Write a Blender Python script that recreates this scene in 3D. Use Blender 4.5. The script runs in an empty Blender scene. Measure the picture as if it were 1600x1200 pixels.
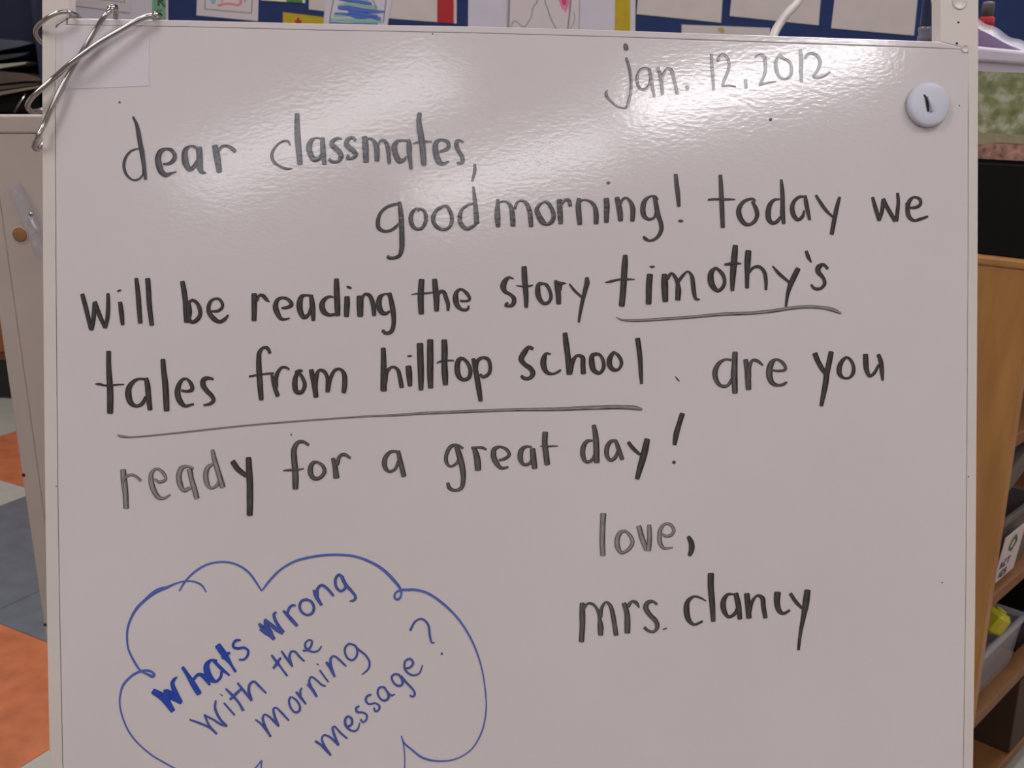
import bpy, bmesh, math, random
from mathutils import Vector, Matrix

random.seed(7)
scene = bpy.context.scene
COL = scene.collection
R = math.radians

# ------------------------------------------------------------------ camera
CAM_H = 1.08
PITCH = R(16.5)
F = 1600.0                      # focal length in pixels of a 1600 px wide frame
CAM = Vector((0.0, 0.0, CAM_H))
FWD = Vector((0, math.cos(PITCH), -math.sin(PITCH)))
UPV = Vector((0, math.sin(PITCH), math.cos(PITCH)))
RGT = Vector((1, 0, 0))
cam_data = bpy.data.cameras.new('camera')
cam_data.sensor_width = 36.0
cam_data.lens = 36.0
cam_data.clip_start = 0.02
cam_data.dof.use_dof = True
cam_data.dof.focus_distance = 0.67
cam_data.dof.aperture_fstop = 26.0
cam = bpy.data.objects.new('camera', cam_data)
COL.objects.link(cam)
cam.location = CAM
cam.rotation_euler = (math.pi / 2 - PITCH, 0, 0)
scene.camera = cam

# ------------------------------------------------------------------ world, exposure
world = bpy.data.worlds.new('world')
scene.world = world
world.use_nodes = True
world.node_tree.nodes['Background'].inputs[0].default_value = (0.75, 0.8, 0.9, 1)
world.node_tree.nodes['Background'].inputs[1].default_value = 0.25
scene.view_settings.view_transform = 'Standard'
scene.view_settings.look = 'None'
scene.view_settings.exposure = 0.50
scene.view_settings.gamma = 1.0
scene.view_settings.use_curve_mapping = False

# ceiling fixtures: (x, y, half-length, half-width, rotation, strength)
LIGHTS = [
    (1.38, -1.86, 0.46, 0.12, R(35), 20.0, 'right-hand ceiling light, nearest behind the easel'),
    (0.62, -2.66, 0.50, 0.14, R(42), 7.5, 'right-hand ceiling light, farther behind the easel'),
    (-0.22, -2.40, 0.72, 0.15, R(45), 5.0, 'middle ceiling light behind the easel'),
    (-1.20, -0.25, 0.60, 0.30, R(38), 6.2, 'wide left-hand fill light added over the viewer'),  # added fill, kept out of the board's mirror path
    (1.30, 0.05, 0.60, 0.30, R(38), 5.6, 'wide right-hand fill light added over the viewer'),  # added fill like its left-hand twin, raises the diffuse level
    (-0.90, 1.95, 0.60, 0.30, R(38), 11.0, 'wide ceiling light beyond the easel on the left'),
    (1.35, 1.95, 0.60, 0.30, R(38), 11.0, 'wide ceiling light beyond the easel on the right'),
]
LIGHT_COL = (1.0, 0.988, 1.02)

# ------------------------------------------------------------------ helpers
def srgb(r, g, b):
    def f(c):
        c /= 255.0
        return c / 12.92 if c <= 0.04045 else ((c + 0.055) / 1.055) ** 2.4
    return (f(r), f(g), f(b), 1.0)


def new_mat(name):
    m = bpy.data.materials.new(name)
    m.use_nodes = True
    nt = m.node_tree
    b = nt.nodes['Principled BSDF']
    return m, nt, b


def mat(name, c, rough=0.5, metal=0.0, var=0.06, nscale=30.0, bump=0.0, bscale=200.0, spec=0.5,
        stretch=None, c2=None):
    """plain procedural surface: base colour broken up by noise, optional fine relief"""
    m, nt, b = new_mat(name)
    n = nt.nodes.new('ShaderNodeTexNoise')
    tc = nt.nodes.new('ShaderNodeTexCoord')
    mp = nt.nodes.new('ShaderNodeMapping')
    if stretch:
        mp.inputs['Scale'].default_value = stretch
    nt.links.new(tc.outputs['Object'], mp.inputs['Vector'])
    nt.links.new(mp.outputs['Vector'], n.inputs['Vector'])
    n.inputs['Scale'].default_value = nscale
    n.inputs['Detail'].default_value = 4.0
    r = nt.nodes.new('ShaderNodeValToRGB')
    a = [max(0, v * (1 - var)) for v in c[:3]] + [1]
    z = [min(1, v * (1 + var)) for v in (c2 or c)[:3]] + [1]
    r.color_ramp.elements[0].position = 0.3
    r.color_ramp.elements[1].position = 0.7
    r.color_ramp.elements[0].color = a
    r.color_ramp.elements[1].color = z
    nt.links.new(n.outputs['Fac'], r.inputs['Fac'])
    nt.links.new(r.outputs['Color'], b.inputs['Base Color'])
    b.inputs['Roughness'].default_value = rough
    b.inputs['Metallic'].default_value = metal
    b.inputs['Specular IOR Level'].default_value = spec
    if bump > 0:
        n2 = nt.nodes.new('ShaderNodeTexNoise')
        n2.inputs['Scale'].default_value = bscale
        n2.inputs['Detail'].default_value = 2.0
        nt.links.new(tc.outputs['Object'], n2.inputs['Vector'])
        bp = nt.nodes.new('ShaderNodeBump')
        bp.inputs['Strength'].default_value = bump
        bp.inputs['Distance'].default_value = 0.001
        nt.links.new(n2.outputs['Fac'], bp.inputs['Height'])
        nt.links.new(bp.outputs['Normal'], b.inputs['Normal'])
    return m


def glass_mat(name, tint=(0.9, 0.92, 0.95, 1), rough=0.08, alpha=0.25):
    m, nt, b = new_mat(name)
    b.inputs['Base Color'].default_value = tint
    b.inputs['Roughness'].default_value = rough
    b.inputs['Alpha'].default_value = alpha
    b.inputs['Specular IOR Level'].default_value = 0.8
    return m


BOARD_RGB = srgb(214, 206, 207)


def ink_mat(name, ink, density):
    """dry-wipe ink: darker where it pools at the stroke's edges, streaky where the pen ran dry"""
    m, nt, b = new_mat(name)
    uv = nt.nodes.new('ShaderNodeUVMap')
    uv.uv_map = 'stroke'
    sep = nt.nodes.new('ShaderNodeSeparateXYZ')
    nt.links.new(uv.outputs['UV'], sep.inputs[0])
    # across-stroke ramp, u = 0 .. 1
    ramp = nt.nodes.new('ShaderNodeValToRGB')
    cr = ramp.color_ramp
    d = density
    stops = [(0.0, 0.72 + 0.28 * d), (0.12, 0.45 + 0.55 * d), (0.32, d - 0.25 * (1 - d)), (0.60, d - 0.25 * (1 - d)), (0.80, min(1, 0.58 + 0.42 * d)), (1.0, 1.0)]
    cr.elements[0].position, cr.elements[1].position = stops[0][0], stops[-1][0]
    cr.elements[0].color = [stops[0][1]] * 3 + [1]
    cr.elements[1].color = [stops[-1][1]] * 3 + [1]
    for p, v in stops[1:-1]:
        e = cr.elements.new(p)
        e.color = [v, v, v, 1]
    nt.links.new(sep.outputs['X'], ramp.inputs['Fac'])
    # streaks along the stroke
    mp = nt.nodes.new('ShaderNodeMapping')
    mp.inputs['Scale'].default_value = (9.0, 0.05, 1.0)
    nt.links.new(uv.outputs['UV'], mp.inputs['Vector'])
    n = nt.nodes.new('ShaderNodeTexNoise')
    n.inputs['Scale'].default_value = 1.0
    n.inputs['Detail'].default_value = 3.0
    nt.links.new(mp.outputs['Vector'], n.inputs['Vector'])
    mr = nt.nodes.new('ShaderNodeMapRange')
    mr.inputs['From Min'].default_value = 0.3
    mr.inputs['From Max'].default_value = 0.7
    mr.inputs['To Min'].default_value = -0.55 * (1 - d) - 0.05
    mr.inputs['To Max'].default_value = 0.45 * (1 - d) + 0.04
    nt.links.new(n.outputs['Fac'], mr.inputs['Value'])
    add = nt.nodes.new('ShaderNodeMath')
    add.operation = 'ADD'
    add.use_clamp = True
    nt.links.new(ramp.outputs['Color'], add.inputs[0])
    nt.links.new(mr.outputs['Result'], add.inputs[1])
    mix = nt.nodes.new('ShaderNodeMix')
    mix.data_type = 'RGBA'
    mix.inputs['A'].default_value = BOARD_RGB
    mix.inputs['B'].default_value = ink
    nt.links.new(add.outputs[0], mix.inputs['Factor'])
    nt.links.new(mix.outputs['Result'], b.inputs['Base Color'])
    b.inputs['Roughness'].default_value = 0.15
    board_relief(nt, b, 0.075)
    return m


def board_relief(nt, b, strength):
    tc = nt.nodes.new('ShaderNodeTexCoord')
    g = nt.nodes.new('ShaderNodeNewGeometry')
    mp = nt.nodes.new('ShaderNodeMapping')
    mp.inputs['Scale'].default_value = (1.0, 1.0, 1.8)
    nt.links.new(g.outputs['Position'], mp.inputs['Vector'])
    n2 = nt.nodes.new('ShaderNodeTexNoise')
    n2.inputs['Scale'].default_value = 260.0
    n2.inputs['Detail'].default_value = 1.0
    nt.links.new(mp.outputs['Vector'], n2.inputs['Vector'])
    bp = nt.nodes.new('ShaderNodeBump')
    bp.inputs['Strength'].default_value = strength
    bp.inputs['Distance'].default_value = 0.0006
    nt.links.new(n2.outputs['Fac'], bp.inputs['Height'])
    nt.links.new(bp.outputs['Normal'], b.inputs['Normal'])


M = {}
m, nt, b = new_mat('laminate')
b.inputs['Base Color'].default_value = BOARD_RGB
b.inputs['Roughness'].default_value = 0.11
tc = nt.nodes.new('ShaderNodeTexCoord')
n = nt.nodes.new('ShaderNodeTexNoise')
n.inputs['Scale'].default_value = 5.0
n.inputs['Detail'].default_value = 5.0
nt.links.new(tc.outputs['Object'], n.inputs['Vector'])
cr = nt.nodes.new('ShaderNodeValToRGB')
cr.color_ramp.elements[0].position = 0.3
cr.color_ramp.elements[1].position = 0.7
cr.color_ramp.elements[0].color = srgb(212, 204, 204)
cr.color_ramp.elements[1].color = srgb(216, 208, 210)
nt.links.new(n.outputs['Fac'], cr.inputs['Fac'])
nt.links.new(cr.outputs['Color'], b.inputs['Base Color'])
board_relief(nt, b, 0.075)
M['laminate'] = m
M['frame'] = mat('cream_plastic', srgb(213, 203, 197), 0.34, var=0.03, nscale=12, bump=0.06, bscale=300)
M['frame_dull'] = mat('dull_cream_plastic', srgb(184, 172, 164), 0.42, var=0.04, nscale=12, bump=0.06, bscale=300)
M['groove'] = mat('grimy_joint', srgb(176, 160, 152), 0.7)
M['tape'] = mat('clear_tape', srgb(216, 208, 214), 0.22, var=0.02, nscale=40, bump=0.15, bscale=250)
M['steel'] = mat('bright_steel', (0.46, 0.44, 0.43, 1), 0.16, metal=1.0, var=0.05)
M['white_plastic'] = mat('white_plastic', srgb(200, 203, 216), 0.35, var=0.02)
M['dark_gap'] = mat('dark_gap', srgb(40, 36, 32), 0.8)
M['paper'] = mat('white_paper', srgb(196, 186, 188), 0.85, var=0.03, nscale=15)
M['paper_cool'] = mat('cool_paper', srgb(192, 186, 196), 0.85, var=0.03, nscale=15)
M['paper_warm'] = mat('warm_paper', srgb(190, 181, 178), 0.85, var=0.04, nscale=15)
M['paper_cream'] = mat('cream_paper', srgb(205, 203, 172), 0.85, var=0.04)
M['yellow'] = mat('yellow_card', srgb(172, 148, 22), 0.8, var=0.07, nscale=60)
M['red'] = mat('red_card', srgb(160, 30, 38), 0.8, var=0.06, nscale=60)
M['green'] = mat('green_card', srgb(104, 152, 122), 0.8, var=0.06, nscale=60)
M['leafgreen'] = mat('leaf_green_card', srgb(70, 118, 62), 0.8, var=0.06)
M['bulletin'] = mat('bulletin_blue', srgb(28, 46, 92), 0.9, var=0.10, nscale=25)
M['wall'] = mat('wall_paint', srgb(196, 190, 178), 0.85, var=0.03, nscale=8, bump=0.1)
M['ceiling'] = mat('ceiling_paint', srgb(225, 222, 216), 0.9, var=0.03, nscale=10)
M['navy'] = mat('navy_shade', srgb(20, 26, 56), 0.7, var=0.15)  # dark tone of the shaded wall behind the folder stack
M['black'] = mat('black_plastic', srgb(4, 3, 3), 0.6, var=0.2, spec=0.2)
M['rubber'] = mat('black_rubber', srgb(22, 21, 23), 0.7, var=0.2)
M['maple'] = mat('maple_wood', srgb(158, 112, 60), 0.38, var=0.10, nscale=6, stretch=(8, 8, 1.2), c2=srgb(166, 120, 66))
M['maple_shaded'] = mat('shaded_maple', srgb(122, 82, 46), 0.5, var=0.10, nscale=6, stretch=(8, 8, 1.2))  # maple darkened in its colour to carry the shade inside the unit
M['wood_dark'] = mat('brown_wood', srgb(132, 78, 38), 0.5, var=0.12, nscale=6, stretch=(8, 8, 1.2))
M['peg'] = mat('wooden_peg', srgb(150, 106, 66), 0.7, var=0.06, nscale=80)
M['clear'] = glass_mat('clear_plastic', (0.50, 0.50, 0.56, 1), 0.10, 0.22)
M['clear_edge'] = glass_mat('clear_plastic_edge', (0.45, 0.45, 0.52, 1), 0.06, 0.4)
M['clear_blue'] = glass_mat('clear_blue_plastic', (0.03, 0.04, 0.09, 1), 0.03, 0.35)
M['cellophane'] = glass_mat('clear_band', (0.36, 0.34, 0.42, 1), 0.35, 0.4)
M['cord'] = mat('white_cord', srgb(178, 170, 164), 0.6, var=0.05)
M['grey'] = mat('grey_plastic', srgb(92, 86, 83), 0.55, var=0.06)
M['purple'] = mat('mauve_film', srgb(128, 108, 138), 0.5, var=0.08)
M['lid'] = mat('pale_lid', srgb(200, 192, 206), 0.35, var=0.05)
M['folder'] = mat('dark_folder', srgb(40, 44, 52), 0.35, var=0.25, nscale=10)
M['folder_edge'] = mat('page_edges', srgb(150, 146, 134), 0.5, var=0.1, stretch=(1, 1, 30))
M['folder_brown'] = mat('brown_folder', srgb(82, 70, 64), 0.45, var=0.2, nscale=12)
M['slate'] = mat('slate_folder', srgb(66, 72, 84), 0.4, var=0.15, nscale=10)
M['folder_pale'] = mat('pale_folder', srgb(118, 108, 98), 0.45, var=0.12, nscale=12)
M['tile_orange'] = mat('orange_tile', srgb(166, 94, 60), 0.45, var=0.10, nscale=22, bump=0.15, bscale=60, c2=srgb(176, 104, 68))
M['tile_dark'] = mat('slate_tile', srgb(92, 96, 104), 0.45, var=0.14, nscale=22, bump=0.15, bscale=60)
M['tile_light'] = mat('light_grey_tile', srgb(160, 158, 150), 0.45, var=0.07, nscale=22, bump=0.15, bscale=60)
M['lamp_metal'] = mat('lamp_metal', srgb(220, 220, 220), 0.5)
def diffuser_mat(st):
    m, nt, b = new_mat('diffuser')
    b.inputs['Base Color'].default_value = (0.9, 0.9, 0.9, 1)
    b.inputs['Emission Color'].default_value = LIGHT_COL + (1,)
    b.inputs['Emission Strength'].default_value = st
    return m

INK = srgb(32, 26, 26)
INKB = srgb(22, 54, 140)
M['k95'] = ink_mat('black_ink_solid', INK, 0.94)
M['k75'] = ink_mat('black_ink_grey', srgb(40, 40, 54), 0.93)
M['k60'] = ink_mat('black_ink_thin', INK, 0.88)
M['k40'] = ink_mat('black_ink_faded', INK, 0.68)
M['pencil'] = ink_mat('pencil_grey', srgb(92, 86, 98), 0.8)
M['b95'] = ink_mat('blue_ink_solid', srgb(8, 62, 168), 0.97)
M['b75'] = ink_mat('blue_ink', srgb(18, 60, 152), 0.92)
M['b60'] = ink_mat('blue_ink_thin', srgb(20, 72, 172), 0.88)


def tag(o, label=None, cat=None, group=None, kind=None):
    if label: o['label'] = label
    if cat: o['category'] = cat
    if group: o['group'] = group
    if kind: o['kind'] = kind
    return o


def link(name, bm, mats, parent=None, smooth=False, bevel=0.0, seg=2):
    me = bpy.data.meshes.new(name)
    bm.normal_update()
    if bevel > 0:
        bmesh.ops.bevel(bm, geom=[e for e in bm.edges if len(e.link_faces) == 2 and e.calc_face_angle(0) > 0.6],
                        offset=bevel, segments=seg, affect='EDGES', profile=0.5)
    bmesh.ops.recalc_face_normals(bm, faces=bm.faces)
    bm.to_mesh(me)
    bm.free()
    if not isinstance(mats, (list, tuple)): mats = [mats]
    for mm in mats: me.materials.append(mm)
    if smooth:
        for p in me.polygons: p.use_smooth = True
    o = bpy.data.objects.new(name, me)
    COL.objects.link(o)
    if parent:
        o.parent = parent
        if parent.type == 'EMPTY' or parent.matrix_basis != Matrix():
            o.matrix_parent_inverse = parent_world(parent).inverted()
    return o


def parent_world(o):
    mw = o.matrix_basis.copy()
    if o.parent:
        mw = parent_world(o.parent) @ o.matrix_parent_inverse @ mw
    return mw


def empty(name, loc, label=None, cat=None, group=None):
    o = bpy.data.objects.new(name, None)
    COL.objects.link(o)
    o.location = loc
    o.empty_display_size = 0.05
    return tag(o, label, cat, group)


def ray(px, py):
    return RGT * ((px - 800) / F) + UPV * (-(py - 600) / F) + FWD


def hit(px, py, p0, nrm):
    r = ray(px, py)
    t = (p0 - CAM).dot(nrm) / r.dot(nrm)
    return CAM + r * t


def PY(px, py, y):
    return hit(px, py, Vector((0, y, 0)), Vector((0, 1, 0)))


def prism(bm, pts, off):
    """closed prism: polygon pts (3D) extruded by vector off"""
    a = [bm.verts.new(p) for p in pts]
    c = [bm.verts.new(p + off) for p in pts]
    n = len(pts)
    bm.faces.new(a)
    bm.faces.new(c[::-1])
    for i in range(n):
        j = (i + 1) % n
        bm.faces.new((a[j], a[i], c[i], c[j]))
    return a, c


def ring_prism(bm, outer, inner, off):
    """frame: outer and inner loops with the same number of points"""
    n = len(outer)
    ao = [bm.verts.new(p) for p in outer]; ai = [bm.verts.new(p) for p in inner]
    bo = [bm.verts.new(p + off) for p in outer]; bi = [bm.verts.new(p + off) for p in inner]
    for i in range(n):
        j = (i + 1) % n
        bm.faces.new((ao[i], ao[j], ai[j], ai[i]))
        bm.faces.new((bo[j], bo[i], bi[i], bi[j]))
        bm.faces.new((ao[j], ao[i], bo[i], bo[j]))
        bm.faces.new((ai[i], ai[j], bi[j], bi[i]))


def box(bm, c, s, rot=None):
    mtx = Matrix.Translation(Vector(c)) @ (rot.to_4x4() if rot else Matrix()) @ Matrix.Diagonal((s[0], s[1], s[2], 1))
    return bmesh.ops.create_cube(bm, size=1.0, matrix=mtx)


def bar(bm, p, q, w, d, side):
    """rectangular bar from p to q, w wide along side, d deep"""
    ax = (q - p).normalized()
    s = (side - ax * side.dot(ax)).normalized()
    t = ax.cross(s)
    pts = [p + s * (w / 2 * a) + t * (d / 2 * b_) for a, b_ in ((1, 1), (-1, 1), (-1, -1), (1, -1))]
    prism(bm, pts, q - p)


def catmull(P, closed=False, step=1.0, dim=3):
    """Catmull-Rom through P (tuples); the step is measured in the first two coordinates (or three)"""
    n = len(P)
    out = []
    rng = n if closed else n - 1
    for i in range(rng):
        if closed:
            p0, p1, p2, p3 = P[(i - 1) % n], P[i], P[(i + 1) % n], P[(i + 2) % n]
        else:
            p1, p2 = P[i], P[i + 1]
            p0 = P[i - 1] if i > 0 else tuple(2 * a - b_ for a, b_ in zip(p1, p2))
            p3 = P[i + 2] if i + 2 < n else tuple(2 * a - b_ for a, b_ in zip(p2, p1))
        L = math.sqrt(sum((a - b_) ** 2 for a, b_ in zip(p1[:dim], p2[:dim])))
        k = max(2, int(L / step))
        def dist(a, b_):
            return max(1e-4, sum((u - v) ** 2 for u, v in zip(a[:dim], b_[:dim])) ** 0.25)
        t0 = 0; t1 = t0 + dist(p0, p1); t2 = t1 + dist(p1, p2); t3 = t2 + dist(p2, p3)
        for s in range(k):
            t = t1 + (t2 - t1) * s / k
            def lerp(a, b_, ta, tb):
                return tuple(((tb - t) * u + (t - ta) * v) / (tb - ta) for u, v in zip(a, b_))
            A1 = lerp(p0, p1, t0, t1); A2 = lerp(p1, p2, t1, t2); A3 = lerp(p2, p3, t2, t3)
            B1 = lerp(A1, A2, t0, t2); B2 = lerp(A2, A3, t1, t3)
            out.append(lerp(B1, B2, t1, t2))
    if not closed: out.append(tuple(P[-1]))
    return out


def tube(bm, pts, r, closed=False, seg=10):
    n = len(pts)
    rings = []
    up = None
    for i, p in enumerate(pts):
        a = pts[(i - 1) % n] if (closed or i > 0) else pts[i]
        c = pts[(i + 1) % n] if (closed or i < n - 1) else pts[i]
        t = (c - a).normalized()
        if up is None:
            up = t.orthogonal().normalized()
        up = (up - t * up.dot(t)).normalized()
        s = t.cross(up)
        rr = r[i] if isinstance(r, list) else r
        rings.append([bm.verts.new(p + (up * math.cos(2 * math.pi * k / seg) + s * math.sin(2 * math.pi * k / seg)) * rr) for k in range(seg)])
    # closed loops: join with the rotation that fits best
    for i in range(n if closed else n - 1):
        a, c = rings[i], rings[(i + 1) % n]
        sh = 0
        if closed and i == n - 1:
            sh = min(range(seg), key=lambda q: (a[0].co - c[q].co).length)
        for k in range(seg):
            bm.faces.new((a[k], a[(k + 1) % seg], c[(k + 1 + sh) % seg], c[(k + sh) % seg]))
    if not closed:
        bm.faces.new(rings[0][::-1]); bm.faces.new(rings[-1])


def lathe(bm, prof, center, axis, seg=32, cap=True):
    ax = axis.normalized()
    u = ax.orthogonal().normalized(); v = ax.cross(u)
    rings = []
    for r, z in prof:
        if r < 1e-6:
            rings.append([bm.verts.new(center + ax * z)])
        else:
            rings.append([bm.verts.new(center + ax * z + (u * math.cos(2 * math.pi * k / seg) + v * math.sin(2 * math.pi * k / seg)) * r) for k in range(seg)])
    for a, c in zip(rings[:-1], rings[1:]):
        for k in range(seg):
            j = (k + 1) % seg
            if len(a) == 1: bm.faces.new((a[0], c[k], c[j]))
            elif len(c) == 1: bm.faces.new((a[k], c[0], a[j]))
            else: bm.faces.new((a[k], c[k], c[j], a[j]))
    if cap:
        for rg in (rings[0], rings[-1]):
            if len(rg) > 1: bm.faces.new(rg)


# ------------------------------------------------------------------ the room
X0, X1, Y0, Y1, ZC = -2.75, 2.75, -4.6, 3.95, 2.7
def struct(name, bm, m_):
    return tag(link(name, bm, m_), kind='structure')

bm = bmesh.new(); box(bm, ((X0 + X1) / 2, (Y0 + Y1) / 2, -0.054), (X1 - X0 + .2, Y1 - Y0 + .2, 0.1))
floor = struct('floor', bm, M['dark_gap'])
bm = bmesh.new(); box(bm, ((X0 + X1) / 2, (Y0 + Y1) / 2, ZC + 0.05), (X1 - X0 + .2, Y1 - Y0 + .2, 0.1))
struct('ceiling', bm, M['ceiling'])
bm = bmesh.new(); box(bm, ((X0 + X1) / 2, Y1 + 0.05, ZC / 2), (X1 - X0, 0.1, ZC)); struct('wall_back', bm, M['wall'])
bm = bmesh.new(); box(bm, ((X0 + X1) / 2, Y0 - 0.05, ZC / 2), (X1 - X0, 0.1, ZC)); struct('wall_front', bm, M['wall'])
bm = bmesh.new(); box(bm, (X0 - 0.05, (Y0 + Y1) / 2, ZC / 2), (0.1, Y1 - Y0, ZC)); struct('wall_left', bm, M['wall'])
bm = bmesh.new(); box(bm, (X1 + 0.05, (Y0 + Y1) / 2, ZC / 2), (0.1, Y1 - Y0, ZC)); struct('wall_right', bm, M['wall'])
for nm, c, s in (('baseboard_back', ((X0 + X1) / 2, Y1 - 0.006, 0.06), (X1 - X0, 0.012, 0.12)),
                 ('baseboard_left', (X0 + 0.006, (Y0 + Y1) / 2, 0.06), (0.012, Y1 - Y0 - .03, 0.12)),
                 ('baseboard_right', (X1 - 0.006, (Y0 + Y1) / 2, 0.06), (0.012, Y1 - Y0 - .03, 0.12))):
    bm = bmesh.new(); box(bm, c, s); struct(nm, bm, M['rubber'])

# floor tiles laid diagonally, each a part of the floor
TA = R(29.5); TS = 0.505
dA = Vector((math.cos(TA), -math.sin(TA))); dB = Vector((math.sin(TA), math.cos(TA)))
A0, B0 = -1.407, 1.127
def clip(poly):
    def cut(poly, f, inter):
        out = []
        for i in range(len(poly)):
            a, c = poly[i], poly[(i + 1) % len(poly)]
            if f(a): out.append(a)
            if f(a) != f(c): out.append(inter(a, c))
        return out
    def ix(v): return lambda a, c: Vector((v, a.y + (c.y - a.y) * (v - a.x) / (c.x - a.x)))
    def iy(v): return lambda a, c: Vector((a.x + (c.x - a.x) * (v - a.y) / (c.y - a.y), v))
    for f, g in ((lambda p: p.x > X0 + .001, ix(X0 + .001)), (lambda p: p.x < X1 - .001, ix(X1 - .001)),
                 (lambda p: p.y > Y0 + .001, iy(Y0 + .001)), (lambda p: p.y < Y1 - .001, iy(Y1 - .001))):
        poly = cut(poly, f, g)
        if len(poly) < 3: return []
    return poly
# cell (i,j) spans a in [A0+i*TS, A0+(i+1)*TS], b in [B0+j*TS, ...]
FIX = {(0, -1): 'tile_light', (-1, -1): 'tile_orange', (-2, -1): 'tile_orange', (-1, 0): 'tile_dark', (-2, 0): 'tile_dark', (-2, 1): 'tile_dark',
       (-3, 0): 'tile_light', (-3, 1): 'tile_orange', (-4, 0): 'tile_light', (-4, 1): 'tile_light', (-4, 2): 'tile_orange', (-5, 1): 'tile_orange',
       (-5, 2): 'tile_orange', (-5, 3): 'tile_orange', (0, 0): 'tile_orange', (0, -2): 'tile_dark'}
for i in range(-14, 14):
    for j in range(-12, 12):
        g = 0.0008
        a0, a1, b0, b1 = A0 + i * TS + g, A0 + (i + 1) * TS - g, B0 + j * TS + g, B0 + (j + 1) * TS - g
        poly = clip([dA * a + dB * b_ for a, b_ in ((a0, b0), (a1, b0), (a1, b1), (a0, b1))])
        if len(poly) < 3: continue
        ar = abs(sum(poly[k].x * poly[(k + 1) % len(poly)].y - poly[(k + 1) % len(poly)].x * poly[k].y for k in range(len(poly)))) / 2
        if ar < 0.004: continue
        key = FIX.get((i, j)) or random.choice(['tile_orange', 'tile_dark', 'tile_light', 'tile_light', 'tile_dark'])
        bm = bmesh.new()
        prism(bm, [Vector((p.x, p.y, -0.0035)) for p in poly], Vector((0, 0, 0.0035)))
        link('tile', bm, M[key], floor)

# ceiling lights (outside the frame, they light the room and mirror in the board; those over the viewer are added fill)
for (x, y, hl, hw, rz, st, lab) in LIGHTS:
    t = empty('ceiling_light', (x, y, ZC), lab,
              'lamp', 'ceiling lights')
    rot = Matrix.Rotation(rz, 3, 'Z')
    bm = bmesh.new()
    c = Vector((x, y, ZC - 0.02))
    def cr4(a, b_, z): return [Vector((x, y, z)) + rot @ Vector((sx * a, sy * b_, 0)) for sx, sy in ((1, 1), (-1, 1), (-1, -1), (1, -1))]
    ring_prism(bm, cr4(hl + .03, hw + .03, ZC - .03), cr4(hl, hw, ZC - .03), Vector((0, 0, 0.029)))
    link('frame', bm, M['lamp_metal'], t)
    bm = bmesh.new(); prism(bm, cr4(hl - .001, hw - .001, ZC - .022), Vector((0, 0, 0.01)))
    link('diffuser', bm, diffuser_mat(st), t)

# ------------------------------------------------------------------ the easel board's plane
e2 = Vector((1, 0.00265, 0.0858)).normalized()        # board's horizontal, in camera axes
e1 = Vector((0.0011, -1, 0.0181)).normalized()        # board's downward, in camera axes
def cam2w(v): return RGT * v.x + UPV * v.y + FWD * v.z
DH, DV = cam2w(e2), cam2w(e1)
NB = DH.cross(DV).normalized()
if NB.dot(FWD) > 0: NB = -NB                          # towards the viewer
PB = CAM + ray(66, 27.5) * 0.6387
def B(px, py, h=0.0):
    return hit(px, py, PB + NB * h, NB)
def Bdir(px, py): return B(px, py)

LEFT = [(65.5, -230), (65.5, 0), (65.6, 180), (66.6, 400), (68, 580), (70, 780), (72.5, 950), (77.5, 1200), (80.5, 1330)]
RIGHT = [(1529.5, -230), (1529.2, 0), (1528.5, 200), (1528, 400), (1526.2, 700), (1524.4, 940), (1520.7, 1200), (1518, 1330)]
TOP = [(108, 28.6), (118, 28.8), (300, 31.8), (400, 34.6), (600, 39), (740, 41.2), (970, 47.5), (1210, 56), (1400, 62.5), (1468, 65)]
def interp(tab, y):
    for (xa, ya), (xb, yb) in zip(tab[:-1], tab[1:]):
        if ya <= y <= yb: return xa + (xb - xa) * (y - ya) / (yb - ya)
    return tab[-1][0] if y > tab[-1][1] else tab[0][0]
def topy(x):
    for (xa, ya), (xb, yb) in zip(TOP[:-1], TOP[1:]):
        if xa <= x <= xb: return ya + (yb - ya) * (x - xa) / (xb - xa)
    return TOP[0][1] + (x - 108) * 0.02 if x < 108 else TOP[-1][1] + (x - 1468) * 0.036
YB = 1330
TH = 0.012
base_c = B(800, 700)
easel = empty('easel', (base_c.x, base_c.y, 0), 'cream and white classroom easel board filled with handwritten message', 'easel')

# frame: two stiles and a head rail around the window above the board, and the board's rim
def frame_piece(name, pts, h=0.0, th=TH, bev=0.0006, m_='frame'):
    bm = bmesh.new()
    prism(bm, [B(x, y, h) for x, y in pts], -NB * th)
    return link(name, bm, M[m_], easel, smooth=False, bevel=bev, seg=3)
ys = [-230, -115, 0, 30]
def stile(side):
    ysl = [-230, -100, 0, 180, 400, 600, 780, 950, 1100, 1200, YB]
    if side == 'L':
        out = [(interp(LEFT, y), y) for y in ysl]
        inn = [(interp(LEFT, y) + (43 if y < 28 else 21), y) for y in ysl]
        inn2 = [(108.5, -230), (108.5, 28.5), (87 + 0, 40)] + [(interp(LEFT, y) + 20, y) for y in ysl[3:]]
        return out + inn2[::-1]
    out = [(interp(RIGHT, y), y) for y in ysl]
    inn2 = [(1469, -230), (1469, 65), (1512, 76)] + [(interp(RIGHT, y) - 15, y) for y in ysl[3:]]
    return out + inn2[::-1]
for s in ('L', 'R'):
    frame_piece('stile', stile(s))
frame_piece('head_rail', [(109, -230), (109, -190), (1468.6, -190), (1468.6, -230)])
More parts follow.
